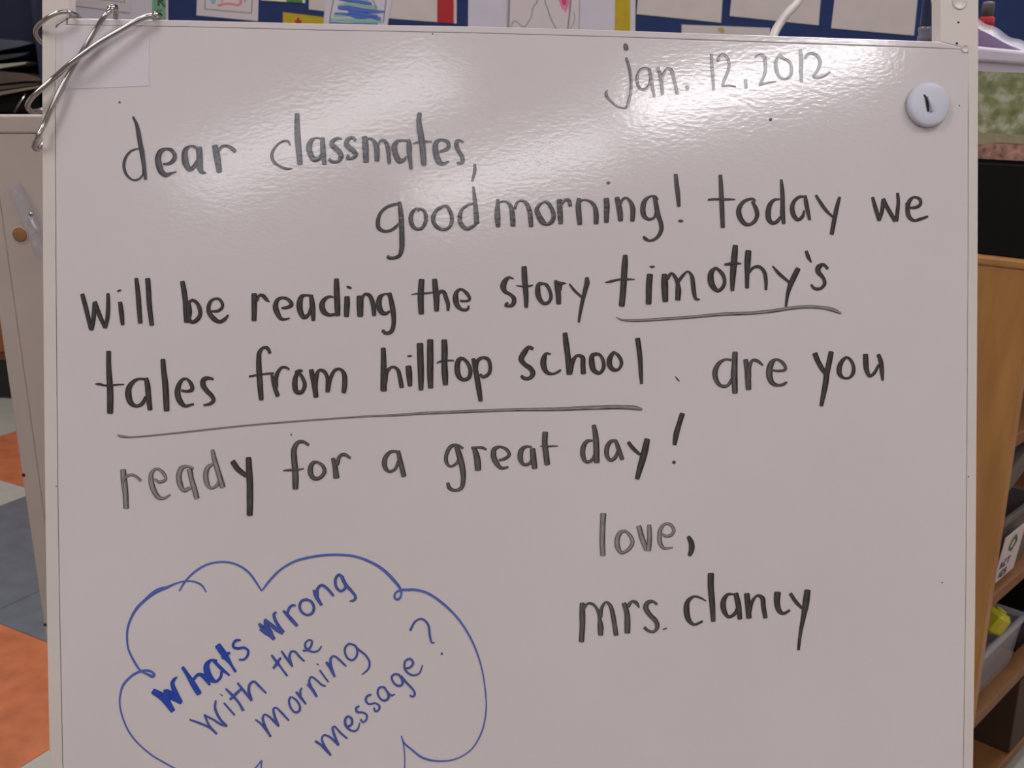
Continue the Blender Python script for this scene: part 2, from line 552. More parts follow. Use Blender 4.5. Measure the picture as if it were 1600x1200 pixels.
# top rim of the board
xs = [109, 118, 300, 500, 740, 970, 1210, 1400, 1468.6]
frame_piece('top_rim', [(x, topy(x)) for x in xs] + [(1511.2, 76.2), (1511.2, 78.0)] + [(x, topy(x) + 10) for x in xs[::-1]] + [(88.2, 40.6)], bev=0.0005, m_='laminate')
frame_piece('bottom_rail', [(interp(LEFT, YB), YB), (interp(LEFT, YB), YB + 45), (interp(RIGHT, YB), YB + 45), (interp(RIGHT, YB), YB)])

# writing panel, rounded corners, its face slightly recessed and softly bevelled
def panel_outline():
    o = []
    xl = lambda y: interp(LEFT, y) + 20.9
    xr = lambda y: interp(RIGHT, y) - 15.7
    for a in range(0, 91, 15):
        r = 9; o.append((xl(80) + r - r * math.cos(R(a)), topy(xl(80)) + 10.4 + r - r * math.sin(R(a))))
    for x in (300, 500, 740, 970, 1210, 1400): o.append((x, topy(x) + 10.4))
    for a in range(0, 91, 15):
        r = 10; o.append((xr(90) - r + r * math.sin(R(a)), topy(xr(90)) + 10.6 + r - r * math.cos(R(a))))
    for y in (200, 400, 600, 780, 950, 1100, 1200, YB - 2): o.append((xr(y), y))
    for y in (YB - 2, 1200, 1100, 950, 780, 600, 400, 200): o.append((xl(y), y))
    return o
bm = bmesh.new()
prism(bm, [B(x, y, 0.0) for x, y in panel_outline()], -NB * (TH - 0.001))
panel = link('writing_panel', bm, M['laminate'], easel, bevel=0.0004, seg=2)
# dark joint behind the groove
bm = bmesh.new()
prism(bm, [B(x, y, -0.0014) for x, y in [(75, 50), (1520, 90), (1512, YB), (88, YB)]], -NB * 0.002)
# (kept inside panel thickness, seen only through the fine gap between rim and panel)
link('groove_backing', bm, M['groove'], easel)

# plugs and screw holes of the right stile
for (px, py, r, key, nm) in ((1499, 3, 13, 'frame', 'round_plug'), (1508, 76, 7, 'frame', 'round_plug')):
    bm = bmesh.new(); rr = r / F * 0.66
    lathe(bm, [(0, 0.0002), (rr * .7, 0.0003), (rr * .8, 0.0007), (rr * .95, 0.0006), (rr, 0.0), (rr, -0.004)], B(px, py), NB, 24)
    link(nm, bm, M[key], easel, smooth=True)
for (px, py, r) in ((1497.5, 35, 1.8), (1495, 68, 2.0)):
    bm = bmesh.new(); rr = r / F * 0.66
    lathe(bm, [(0, 0.0003), (rr, 0.0002), (rr, -0.002)], B(px, py), NB, 12)
    link('screw_hole', bm, M['dark_gap'], easel)
# small edge screw of the left stile, notch at top left
bm = bmesh.new(); prism(bm, [B(x, y, 0.0002) for x, y in ((103.4, 28), (105.8, 28), (105.4, 38), (103.8, 38))], -NB * 0.001)
link('notch', bm, M['grey'], easel)

# legs, feet and tray (below and behind, out of the frame)
def down_to_floor(p, d): return p + d * ((0.0 - p.z) / d.z)
for px in (92, 1506):
    p = B(px, YB + 10, -TH / 2)
    q = down_to_floor(p, DV)
    bm = bmesh.new(); bar(bm, p, q + (p - q).normalized() * 0.012, 0.020, 0.010, DH)
    lg = link('leg', bm, M['frame'], easel, bevel=0.001)
    bm = bmesh.new(); bar(bm, q + (p - q).normalized() * 0.035, q + (p - q).normalized() * 0.003, 0.024, 0.014, DH)
    link('rubber_foot', bm, M['rubber'], lg, bevel=0.001)
for pxt in (52, 1533):
    p = B(pxt, -205, -TH - 0.012)
    gr = Vector((p.x, 0.93, 0))
    bm = bmesh.new(); bar(bm, p, gr + Vector((0, 0, 0.008)), 0.014, 0.012, DH)
    link('rear_leg', bm, M['frame'], easel, bevel=0.001)
bm = bmesh.new()
prism(bm, [B(85, YB + 42, 0.001), B(1512, YB + 42, 0.001), B(1512, YB + 50, 0.001), B(85, YB + 50, 0.001)], NB * 0.06)
link('marker_tray', bm, M['frame'], easel, bevel=0.001)

# clear tape patch in the top left corner
bm = bmesh.new()
prism(bm, [B(x, y, 0.00012) for x, y in ((98, 52), (160, 50), (233, 58), (233, 134), (170, 137), (100, 139))], NB * 0.00008)
link('tape_patch', bm, M['tape'], easel)['label'] = 'clear tape patch in the top left corner'
# specks of dried ink
for (px, py, r) in ((1204, 187, 2.6), (187, 160, 1.8), (455, 679, 1.4), (676, 53, 1.2), (1472, 910, 1.3), (1499, 165, 1.0), (1513, 745, 1.2), (88, 760, 1.0)):
    bm = bmesh.new(); rr = r / F * 0.66
    lathe(bm, [(0, 0.0004), (rr, 0.0003), (rr, 0.0001)], B(px, py), NB, 9)
    link('ink_speck', bm, M['grey'], easel)

# ------------------------------------------------------------------ handwriting
def ribbon(bm, uvl, pts, place, h, cap=True):
    """pts: (x, y, width) in picture units; a flat ink ribbon laid on a surface by place(x, y, h)"""
    P = catmull(pts, step=1.6, dim=2)
    n = len(P)
    if cap:
        # soften the two ends
        def ext(a, b_):
            dx, dy = a[0] - b_[0], a[1] - b_[1]; L = math.hypot(dx, dy) or 1
            w = max(a[2], 0.5)
            return [(a[0] + dx / L * w * k, a[1] + dy / L * w * k, w * f) for k, f in ((0.07, 0.93), (0.13, 0.76), (0.165, 0.5))]
        P = ext(P[0], P[1])[::-1] + P + ext(P[-1], P[-2])
        n = len(P)
    vs = []; L = 0
    for i in range(n):
        a = P[max(0, i - 1)]; c = P[min(n - 1, i + 1)]
        tx, ty = c[0] - a[0], c[1] - a[1]
        l = math.hypot(tx, ty) or 1
        nx, ny = -ty / l, tx / l
        if nx + 0.5 * ny < 0: sgn = 1
        else: sgn = 0
        if i: L += math.hypot(P[i][0] - P[i - 1][0], P[i][1] - P[i - 1][1])
        w = max(P[i][2], 0.6) / 2
        vs.append((bm.verts.new(place(P[i][0] + nx * w, P[i][1] + ny * w, h)), bm.verts.new(place(P[i][0], P[i][1], h + 0.00001)),
                   bm.verts.new(place(P[i][0] - nx * w, P[i][1] - ny * w, h)), L, sgn))
    for i in range(n - 1):
        a, c = vs[i], vs[i + 1]
        for k in (0, 1):
            try: f = bm.faces.new((a[k], a[k + 1], c[k + 1], c[k]))
            except ValueError: continue
            ua = (k / 2, (k + 1) / 2)
            sg = vs[i][4]
            U = [(ua[0], a[3]), (ua[1], a[3]), (ua[1], c[3]), (ua[0], c[3])]
            for lp, (u, v) in zip(f.loops, U):
                lp[uvl].uv = (1 - u if sg else 1 - (1 - u), v)
                if not sg: lp[uvl].uv = (1 - u, v)
                else: lp[uvl].uv = (u, v)


def strokes(name, spec, m_, parent, place, label=None, h0=0.00035, origin=(0, 0, 1)):
    segs = spec if isinstance(spec, list) else [(origin, spec, m_)]
    bm = bmesh.new()
    uvl = bm.loops.layers.uv.new('stroke')
    mats = []
    k = 0
    for (ox, oy, sc), sp, mm in segs:
        if mm not in mats: mats.append(mm)
        for s in sp.split('|'):
            s = s.strip()
            if not s: continue
            pts = []
            for q in s.split():
                v = [float(t) for t in q.split(',')]
                pts.append((ox + v[0] / sc, oy + v[1] / sc, v[2] / sc))
            if len(pts) == 1: pts.append((pts[0][0] + 1, pts[0][1], pts[0][2]))
            nf = len(bm.faces)
            ribbon(bm, uvl, pts, place, h0 + 0.000012 * (k % 12))
            k += 1
            bm.faces.ensure_lookup_table()
            for f in bm.faces[nf:]: f.material_index = mats.index(mm)
    me = bpy.data.meshes.new(name)
    bm.to_mesh(me); bm.free()
    for mm in mats: me.materials.append(mm)
    o = bpy.data.objects.new(name, me)
    COL.objects.link(o)
    o.parent = parent
    o.matrix_parent_inverse = parent_world(parent).inverted()
    if label: o['label'] = label
    return o


def each_stroke(name, spec, *a, **kw):
    for s in spec.split('|'): strokes(name, s, *a, **kw)

WORDS = [
# text, material, origin, strokes
('dear', 'k75', (180, 170, 8), "290,495,16 200,525,24 130,610,34 108,720,36 140,820,34 215,885,22 290,880,24 345,820,20 345,760,16|222,100,26 265,190,40 290,300,55 310,420,58 335,550,60 355,680,52 370,800,45 380,880,38|335,490,20 355,530,30|600,690,20 680,680,40 735,630,55 745,580,50 700,515,45 640,500,30 570,530,60 535,610,75 545,700,80 580,790,75 640,825,55 700,805,30 765,785,10|1000,480,45 950,465,25 880,510,60 868,600,82 885,690,82 930,755,60 985,720,50 1010,650,20|1045,485,75 1055,600,80 1055,720,85 1085,790,50 1135,800,12|1245,460,70 1265,560,85 1285,680,80 1300,785,65|1290,520,40 1340,465,30 1400,465,35 1460,495,50 1500,535,45"),
('class', 'k75', (410, 170, 8.889), "385,505,22 360,455,32 310,445,28 230,480,24 160,560,34 130,650,45 155,730,44 230,790,36 310,825,34 370,832,26 415,825,12|483,70,65 482,200,75 487,350,82 497,500,85 510,640,82 522,765,75|810,410,20 740,405,22 680,440,60 648,530,85 665,620,80 715,700,75 780,690,60 810,630,20|835,405,60 838,520,75 845,640,75 862,770,58|1100,415,22 1045,408,35 985,440,60 962,490,70 1010,545,75 1070,600,75 1092,660,72 1050,730,45 980,735,42 925,700,46|1290,435,50 1245,395,40 1185,430,65 1165,490,70 1210,545,75 1270,590,72 1295,640,62 1250,685,42 1180,685,42 1195,640,40"),
('mates,', 'k75', (580, 170, 8.889), "-91,390,75 -81,500,90 -76,620,85 -71,735,75|-70,430,50 -20,410,30 30,440,50 70,520,75 80,620,75 80,720,65|95,500,30 130,440,35 180,440,45 220,500,60 240,600,60 250,755,45|490,440,30 420,435,28 360,450,50 320,530,80 340,630,80 390,720,75 450,710,50 490,660,20|520,430,50 528,530,75 530,640,65 545,740,55 552,835,45|672,60,62 662,160,72 675,280,85 695,400,88 712,520,85 722,650,82 730,780,70|575,485,14 640,465,30 720,450,35 790,455,28 840,452,22|950,595,25 1020,575,50 1075,530,55 1060,460,50 980,430,35 910,460,60 890,530,80 905,640,85 945,740,80 1000,765,50 1080,730,22|1280,460,25 1230,440,35 1190,450,50 1185,510,65 1215,590,60 1260,660,60 1270,730,60 1220,760,40 1195,745,35|1438,770,35 1440,850,48 1425,930,42 1402,1005,28"),
('jan.', 'k60', (930, 60, 8.889), "418,75,38 425,115,66 435,160,48|432,270,30 455,340,38 485,460,40 498,580,42 500,700,42 475,840,42 437,950,36|440,962,26 380,965,28 300,940,26 220,870,26 160,800,40 150,760,40 170,715,14|770,440,30 700,408,26 630,430,30 585,520,42 585,610,42 620,690,36 680,710,32 740,660,36 765,560,30|750,430,30 770,510,50 785,620,48 805,720,44 822,810,35|875,410,40 900,500,50 922,620,50 937,770,42|930,560,40 950,490,36 1000,415,28 1050,430,45 1085,530,46 1115,650,44 1140,770,40|1283,660,50 1280,715,40"),
('12, 2012', 'k60', (1090, 60, 7.273), "158,180,34 162,300,36 175,450,36 182,585,30|228,265,28 245,210,32 285,180,22 335,210,30 360,290,34 335,400,34 300,480,34 285,540,26|280,542,20 350,535,20 435,548,14|545,470,38 552,565,32|650,212,18 710,185,22 755,200,38 772,300,36 765,400,34 730,480,34 708,530,26|702,533,20 790,505,22 895,490,12|960,230,24 940,190,30 900,240,34 895,340,36 930,430,30 990,460,26 1050,430,34 1070,350,34 1050,270,30 985,225,22 945,190,20|1168,130,36 1180,250,42 1178,380,38 1182,495,32|1220,225,28 1255,180,32 1310,170,28 1375,210,34 1395,280,36 1360,370,34 1322,420,32|1315,430,26 1370,445,28 1440,425,28 1505,380,24"),
('good', 'k95', (580, 280, 8.421), "350,325,36 290,335,38 200,370,38 120,450,44 88,560,55 100,640,55 170,682,40 260,670,38 330,620,38 360,580,20|370,300,45 385,400,62 395,520,70 402,650,68 405,800,70 402,910,65 370,1005,50 300,1035,42 240,1035,44 215,1030,30|228,1000,20 220,1030,42|630,420,30 600,388,30 545,430,50 520,520,58 550,620,55 600,655,40 670,640,44 715,560,52 720,480,50 690,410,40 625,385,25|960,350,40 870,400,48 815,500,58 840,600,55 920,655,45 1010,645,38 1060,560,52 1050,450,50 1000,360,45 945,345,25|1340,320,20 1270,340,34 1190,410,48 1165,510,60 1190,600,60 1260,650,50 1320,630,45 1385,590,30|1345,100,32 1355,200,46 1370,330,58 1380,450,65 1390,580,68"),
('mor', 'k95', (760, 280, 8.421), "152,265,40 148,340,55 145,440,75 148,540,75 155,625,55|165,300,20 230,290,25 290,310,40 330,390,60 345,500,70 350,610,65|370,390,35 410,300,35 460,280,28 520,310,50 565,400,62 580,500,65 590,620,58|760,295,25 700,330,45 665,400,60 690,480,75 740,560,75 790,590,45 860,560,55 885,480,58 860,390,55 810,310,45 760,290,25|960,270,70 965,380,72 972,480,72 978,580,60|990,320,45 1040,270,35 1085,280,50 1105,350,48|1220,255,60 1210,350,72 1218,470,72 1230,590,60|1230,280,40 1300,270,25 1380,300,40 1430,370,55 1445,470,68 1445,580,62"),
('ing!', 'k95', (920, 260, 8.421), "230,425,72 238,520,75 235,620,70 232,730,60|237,212,22 260,215,36 280,212,20|370,410,60 390,500,70 410,600,75 418,710,65|400,530,40 440,440,35 490,410,25 545,460,45 580,550,65 580,630,62 575,715,55|905,440,30 880,400,34 830,388,25 770,415,45 725,480,65 712,580,70 735,660,60 800,695,35 860,670,35 880,600,25|865,400,50 882,480,60 900,580,65 920,660,62 950,750,58 955,830,55 920,910,48 860,960,38 800,975,30 745,950,45 720,925,34|1143,105,50 1155,220,58 1172,360,60 1185,525,45|1180,715,18 1210,717,36 1240,715,18"),
('toda', 'k95', (1090, 260, 8.421), "300,115,48 308,250,55 315,400,62 322,560,62 332,800,55|140,438,28 220,430,30 320,432,30 420,432,28 495,433,12|760,460,20 740,430,30 680,430,35 600,470,50 545,560,65 555,660,68 620,750,55 680,765,40 750,720,50 785,640,55 770,560,55 720,460,35|1085,430,15 1020,435,35 960,490,58 930,600,70 940,700,65 990,745,45 1050,720,50 1090,660,30|1102,175,32 1110,260,48 1118,380,58 1120,500,58 1120,620,65 1135,750,45|1400,395,25 1340,400,38 1270,460,50 1245,550,60 1270,650,60 1320,700,45 1380,660,45 1405,580,25|1415,385,40 1430,480,55 1450,580,52 1475,700,38"),
('y we', 'k95', (1260, 260, 8), "120,360,30 170,440,40 240,540,40 330,630,22|415,385,36 385,500,50 355,640,55 318,845,50|828,388,38 865,520,50 910,672,45|912,672,40 945,560,50 960,415,44|960,408,50 1010,510,50 1110,680,50|1125,680,48 1140,560,48 1150,450,42 1140,335,38|1295,515,25 1370,510,38 1425,475,40 1420,410,38 1350,382,28 1290,430,50 1265,540,55 1290,635,50 1350,675,35 1430,655,38 1520,625,26|1240,462,20 1275,500,40"),
('will', 'k95', (115, 420, 8.889), "120,355,60 170,540,65 240,840,55|250,845,55 275,700,62 290,470,55|295,460,56 350,620,65 435,815,50|440,818,48 470,680,58 480,500,58 477,345,46|645,465,58 665,620,68 680,775,50|605,312,18 630,303,28 658,292,14|870,135,52 890,300,66 905,480,70 925,750,62|1028,140,72 1040,300,72 1050,480,72 1085,780,62"),
('be r', 'k95', (270, 420, 8.889), "132,178,65 155,300,75 175,450,75 185,600,80 190,740,66|215,470,40 270,435,40 330,470,50 375,560,60 375,650,60 320,720,60 270,740,50 220,710,60|225,480,50 222,600,90 225,690,60|540,590,30 620,585,40 680,545,45 690,490,45 640,420,38 580,415,30 520,460,48 495,550,60 510,620,65 580,700,68 650,735,50 720,700,50 770,640,25|1130,350,75 1132,450,78 1130,600,72 1128,715,68|1170,440,40 1200,370,40 1250,370,50 1300,425,50 1345,460,10"),
('eading', 'k95', (440, 420, 8.889), "0,545,30 80,535,45 140,495,55 90,425,45 20,400,35 -55,430,55 -85,520,75 -60,610,75 -10,690,50 50,700,30 110,685,20|430,380,40 350,365,30 280,385,60 250,480,85 260,590,80 310,670,65 370,640,50 395,540,20|410,375,55 425,480,75 435,600,70 440,715,52|720,390,20 660,385,35 590,430,60 560,510,80 590,600,75 670,640,45 740,630,40|762,145,68 765,280,80 770,420,82 775,540,82 782,645,65|908,390,75 908,500,82 902,600,75 900,660,65|905,245,22 935,255,36 970,268,20|1090,385,95 1090,500,95 1092,655,80|1110,420,50 1160,350,35 1220,370,55 1265,470,65 1280,560,62 1285,645,55|1480,350,30 1430,350,25 1370,390,65 1350,490,80 1380,590,75 1440,620,50 1500,590,30|1495,340,60 1520,430,65 1540,540,75 1555,650,68 1555,770,60 1530,860,60 1480,893,50 1425,885,48|1410,850,40 1415,880,50"),
('the', 'k95', (600, 400, 8.889), "522,330,80 515,450,85 510,600,85 518,800,75|380,535,12 460,522,20 560,518,28 680,505,20|703,325,70 712,430,80 728,580,85 730,760,65|740,560,50 785,490,45 830,500,55 865,590,60 890,670,55 888,755,38|1060,620,30 1130,625,32 1190,605,35 1160,530,50 1070,460,34 1010,500,55 995,590,80 1020,690,65 1090,745,40 1160,740,38 1178,690,25"),
('story', 'k95', (770, 390, 8.889), "290,405,15 230,385,35 175,430,70 145,510,85 170,580,60 240,620,45 295,680,62 280,760,60 220,785,38 165,775,30|210,735,30 180,765,45|435,240,72 440,360,80 450,500,78 462,640,70 465,800,52|325,498,12 400,508,22 490,508,28 555,492,22|690,470,40 640,480,55 625,570,75 640,660,72 700,740,50 760,740,45 805,680,48 795,580,48 745,490,45 690,465,25|870,430,40 895,520,75 910,620,75 915,750,65|925,560,60 950,475,50 1022,468,12|880,450,50 950,470,40|1065,475,22 1120,550,36 1180,610,32 1240,660,30|1305,390,50 1310,450,70 1280,580,60 1245,720,52 1215,880,42 1195,1005,32"),
('tim', 'k95', (930, 390, 8.889), "418,80,62 412,200,85 400,380,85 390,550,85 368,778,82|140,455,14 220,440,34 330,415,28 440,412,30 550,412,12|760,348,85 748,500,85 742,750,78|755,232,12 790,238,34 828,234,14|960,345,70 965,450,95 970,600,90 975,715,78|1000,400,60 1060,328,35 1110,380,50 1145,470,55 1155,560,80 1148,695,72|1150,450,50 1210,370,45 1285,302,25 1340,360,50 1360,480,62 1375,600,58 1400,685,40 1450,690,22"),
("othy's", 'k95', (1080, 390, 6.4), "245,180,25 205,220,50 195,300,62 220,370,55 270,410,35 320,370,38 335,310,35 310,240,38 250,180,25|442,-40,50 434,60,62 422,200,62 415,320,50 412,410,35|335,148,20 400,140,30 450,135,25 500,140,12|572,15,60 565,120,62 560,250,45 560,380,38|575,230,30 620,180,28 680,170,30 730,220,35 748,310,35 748,400,24|815,165,16 880,240,32 980,325,25|1070,190,50 1030,270,55 990,360,50 965,450,35 948,568,24|1150,15,32 1175,80,35 1205,130,8|1365,190,30 1325,150,30 1275,175,55 1270,220,50 1320,280,35 1335,340,35 1290,390,30 1230,385,28 1200,350,22"),
('underline', 'k40', (0, 0, 1), "962.6,495.5,1 970,499,2.6 985,500.6,4 1010,500,4.4 1040,498,4.6 1080,495.3,4.4 1127,491,5 1174,489,5 1205,486,5.2 1236,481.5,5 1260,479.3,5 1283,480.3,5 1302,484.2,6 1314,489.5,3"),
('tales', 'k95', (140, 550, 8), "238,-6,60 238,150,62 245,300,72 255,450,78 258,600,80 256,760,76|72,400,14 120,400,32 180,415,24 250,418,24 340,408,22 430,404,14|700,340,30 620,335,28 560,360,45 495,440,70 485,540,80 520,640,65 590,675,40 660,640,50 700,560,35|705,330,55 725,420,70 735,550,70 755,720,62|915,95,60 925,220,66 945,400,76 955,550,78 962,730,70|1150,480,30 1220,490,35 1280,470,50 1270,400,50 1210,335,30 1160,345,40 1110,430,65 1100,530,75 1140,630,70 1200,675,40 1260,660,30 1300,650,28|1545,340,30 1490,325,40 1430,340,60 1415,400,70 1460,480,60 1520,540,55 1550,600,50 1510,645,40 1425,665,24"),
('from', 'k95', (380, 520, 8), "335,255,40 300,190,45 255,185,35 205,240,55 195,350,65 200,500,72 210,650,72 225,835,60|75,545,26 160,530,25 280,512,25 380,505,25|355,520,30 375,620,45 400,700,55 432,790,55|410,680,55 405,590,60 430,500,50 480,435,35 530,430,30 575,458,26|740,475,25 690,480,40 655,560,60 645,650,70 665,735,60 730,740,50 770,650,50 740,560,45 690,490,40|650,488,25 700,466,25 735,470,25|850,465,60 870,560,65 890,650,70 910,800,62|900,700,60 910,560,60 950,468,35 1010,480,45 1050,560,45 1050,650,40 1055,735,55|1060,720,50 1090,570,50 1150,465,40 1210,453,35 1260,510,55 1270,620,65 1257,745,58"),
('hillto', 'k95', (580, 510, 8), "150,275,60 155,400,68 155,550,75 155,800,80|165,700,75 200,560,50 270,505,30 330,540,45 360,640,55 382,760,56|465,500,72 475,600,78 485,740,55|450,370,10 482,370,24 513,368,10|610,218,82 615,400,80 622,600,78 622,790,58|738,172,76 738,400,82 738,600,78 742,765,64|912,172,70 918,300,80 915,450,76 922,600,80 928,725,64|820,458,14 870,435,26 950,425,22 1032,425,18|1140,395,40 1095,420,60 1075,520,70 1095,620,65 1150,665,45 1220,640,50 1240,550,50 1200,450,45 1145,395,35|1275,405,50 1300,520,60 1330,680,68 1350,800,66 1368,930,50|1300,560,60 1330,430,50 1400,388,35 1460,410,45 1488,500,45 1470,590,45 1400,630,40 1360,600,35"),
('school', 'k95', (800, 510, 7.619), "250,265,40 200,250,45 155,300,65 110,390,65 150,450,55 220,500,60 250,560,60 210,615,45 140,615,42 112,588,34|460,330,18 410,322,34 380,380,66 375,460,70 410,540,52 480,565,28 540,545,28 580,518,26|632,82,54 645,200,68 665,350,68 685,565,70|690,540,66 720,420,60 780,345,32 840,370,55 845,460,60 850,560,60|1020,330,30 960,340,50 950,430,70 975,520,60 1040,555,40 1090,490,45 1080,390,40 1040,335,35 990,315,20|1210,305,35 1170,370,60 1160,450,65 1200,510,50 1260,515,35 1305,440,40 1270,350,40 1210,303,28|1495,145,60 1515,280,60 1528,420,55 1535,560,48 1542,680,34"),
('underline', 'k40', (0, 0, 1), "183.5,680,2 190,681.6,4 202,682.8,2.6 250,679,2.4 340,669.2,2.4 380,665,2.2 440,659.8,2.4 500,655.3,2.4 580,650,2.6 620,648.4,3.4 655,646,4 705,643.8,4.4 780,640.8,4.6 820,640,4.6 866,639.3,5.4 931,636.9,6.4 970,636,6.6 993,637.4,6.6 1003,639.6,3.5"),
('are', 'k60', (1040, 530, 8), "122,465,8 145,495,20 175,525,10|820,260,28 750,252,28 670,300,50 620,400,66 630,500,60 690,580,42 770,580,40 830,500,40|868,165,66 865,300,72 858,450,84 865,560,75 868,670,68|1000,258,60 1020,400,62 1030,500,74 1038,625,66|1040,480,60 1050,340,50 1090,262,36 1150,270,38 1215,325,22|1330,385,25 1420,395,30 1500,375,35 1470,300,40 1390,252,30 1330,290,65 1300,380,78 1300,470,75 1340,550,58 1420,575,32 1480,560,38 1515,535,26"),
('you', 'k95', (1240, 530, 10), "332,224,82 380,340,80 440,450,76 500,540,60|588,200,78 560,350,86 520,540,88 500,700,88 470,850,78 435,1038,58|830,272,35 760,340,65 715,450,80 725,550,70 790,605,40 870,600,40 930,530,60 935,420,55 880,310,45 820,275,30|1125,240,78 1130,350,84 1140,470,78 1190,575,48 1260,530,50 1330,400,40|1325,240,58 1365,350,70 1380,480,68 1392,640,36"),
('read', 'k40', (170, 690, 6.667), "148,295,60 160,420,66 175,560,60 180,690,56|140,480,22 170,375,25 240,345,26 300,375,28 332,408,30|480,390,20 520,420,30 590,395,30 570,330,35 500,282,25 450,320,42 440,400,54 465,500,58 520,580,48 570,590,28 640,552,18|880,280,30 820,257,26 760,275,50 730,350,58 745,450,58 785,508,40 845,480,36|840,290,56 865,400,52 890,490,58 918,588,54|1080,235,26 1035,265,46 1010,340,54 1025,440,50 1060,483,28 1120,460,32 1150,400,30|1078,88,38 1105,200,52 1140,320,56 1165,400,60 1185,470,60"),
('y', 'k95', (170, 690, 6.667), "1290,208,58 1340,280,58 1430,355,48|1455,170,58 1462,300,66 1470,450,68 1470,620,66 1468,763,62"),
('for a', 'k60', (430, 670, 7.273), "380,185,30 320,147,35 260,155,45 215,230,62 215,340,70 226,460,70 230,580,74 230,680,64|92,475,14 160,468,26 250,465,24 325,452,14|490,377,25 430,387,45 398,470,62 430,555,52 500,560,42 560,490,45 540,420,40 480,377,26|655,337,45 680,430,58 695,553,70|700,400,56 740,305,38 790,292,38 855,335,26|1390,257,28 1310,262,38 1248,340,56 1246,430,56 1290,483,34 1360,460,35 1400,370,35|1395,254,48 1430,400,58 1462,538,58"),
('great', 'k60', (680, 660, 7.619), "330,310,32 260,268,28 190,285,46 135,380,48 135,475,44 180,523,28 250,490,35 290,430,40|255,292,55 290,400,72 325,550,70 335,680,58 310,780,48 240,808,34 170,780,48 150,722,42|435,292,20 470,330,56 500,430,76 510,563,74|440,302,28 510,297,25 570,302,33 610,325,22|760,450,25 830,430,38 882,385,40 850,322,38 770,290,28 705,320,58 695,400,66 730,485,62 790,543,38 870,530,22|1150,292,20 1080,288,33 1025,335,60 1014,430,62 1050,498,38 1120,490,38 1160,420,30|1160,317,64 1170,430,73 1185,543,64|1310,120,66 1305,250,66 1320,380,70 1335,498,68|1252,282,12 1330,285,20 1400,280,18 1462,280,12"),
('day!', 'k60', (890, 640, 8), "285,387,26 220,395,46 172,470,62 168,580,62 210,652,42 280,630,42 320,540,30|302,197,52 325,320,68 335,480,76 340,658,70|590,387,28 520,395,46 470,470,60 466,570,56 510,632,42 570,600,48 600,520,30|575,387,42 610,480,56 658,620,52")
,('y!', 'k95', (890, 640, 8), "735,408,44 800,490,48 880,560,34|970,372,70 940,520,84 890,700,78 845,863,56|1410,52,64 1370,180,64 1335,300,70 1312,436,50|1287,658,22 1305,657,42 1323,657,22"),
('love', 'k40', (920, 790, 8.421), "190,110,78 182,300,72 178,450,74 186,653,68|480,327,30 415,355,58 376,440,68 382,550,68 430,618,42 530,570,48 576,480,52 540,390,45 470,322,26|658,272,64 700,420,70 755,580,56|785,588,66 800,430,66 795,257,52|960,370,25 1010,400,35 1080,390,40 1120,330,42 1080,252,38 1010,238,35 950,300,48 930,400,56 942,500,56 990,558,38 1105,550,18"),
(',', 'k95', (920, 790, 8.421), "1310,408,48 1350,490,72 1353,580,72 1325,655,48"),
('mrs.', 'k60', (890, 900, 9.412), "185,402,72 188,550,86 188,750,82 175,962,78|200,480,56 270,405,35 340,412,38 410,500,44 440,620,50 455,740,88 455,868,72|450,600,66 480,455,48 540,382,33 600,440,56 640,580,68 665,740,68 685,868,70|800,402,68 845,550,78 850,700,88 850,833,82|860,440,66 920,372,38 980,392,52 1022,462,28|1285,415,36 1220,372,38 1150,392,66 1120,460,78 1180,570,68 1260,650,68 1293,740,62 1240,818,38 1150,800,42 1102,757,46|1365,788,10 1400,776,22 1438,766,10"),
('clancy', 'k95', (1050, 880, 6.667), "355,395,12 300,362,20 230,347,25 165,400,48 152,490,62 175,590,52 230,638,28 318,605,24|405,110,64 405,250,64 418,400,62 430,603,46|640,322,20 580,327,33 535,400,56 545,500,54 590,558,33 650,530,38 690,450,30|665,317,52 690,420,58 708,578,50|780,320,60 790,430,58 802,568,56|800,520,52 830,410,42 890,337,24 940,360,48 955,460,48 974,568,44|1100,307,68 1095,400,63 1115,490,52 1160,523,33 1228,490,24|1235,317,36 1290,400,38 1355,468,28|1412,284,64 1395,420,68 1370,560,50 1340,720,36 1318,902,30"),
]
GROUPS = [('dear', [0]), ('classmates,', [1, 2]), ('jan.', [3]), ('12.2012', [4]), ('good', [5]), ('morning!', [6, 7]),
          ('today', [8, (9, 0, 2)]), ('we', [(9, 2, 99)]), ('will', [10]), ('be', [(11, 0, 4)]), ('reading', [(11, 4, 99), 12]),
          ('the', [13]), ('story', [14]), ("timothy's", [15, 16]), ('underline1', [17]), ('tales', [18]), ('from', [19]), ('hilltop', [20]),
          ('school', [21]), ('underline2', [22]), ('.', [(23, 0, 1)]), ('are', [(23, 1, 99)]), ('you', [24]), ('ready', [25, 26]),
          ('for', [(27, 0, 5)]), ('a', [(27, 5, 99)]), ('great', [28]), ('day', [29, (30, 0, 2)]), ('!', [(30, 2, 99)]),
          ('love,', [31, 32]), ('mrs.', [33]), ('clancy', [34])]
for text, items in GROUPS:
    segs = []
    for it in items:
        i, lo, hi = it if isinstance(it, tuple) else (it, 0, 99)
        _, mk, org, sp = WORDS[i]
        segs.append((org, '|'.join(sp.split('|')[lo:hi]), M[mk]))
    if text.startswith('underline'):
        lab = 'thin black marker underline below ' + ('the third line' if text[-1] == '1' else 'the fourth line')
        strokes('underline', segs, None, easel, B, lab)
    else:
        strokes('handwriting', segs, None, easel, B, 'black marker word "%s"' % text if text not in '.!' else 'black marker mark "%s"' % text)

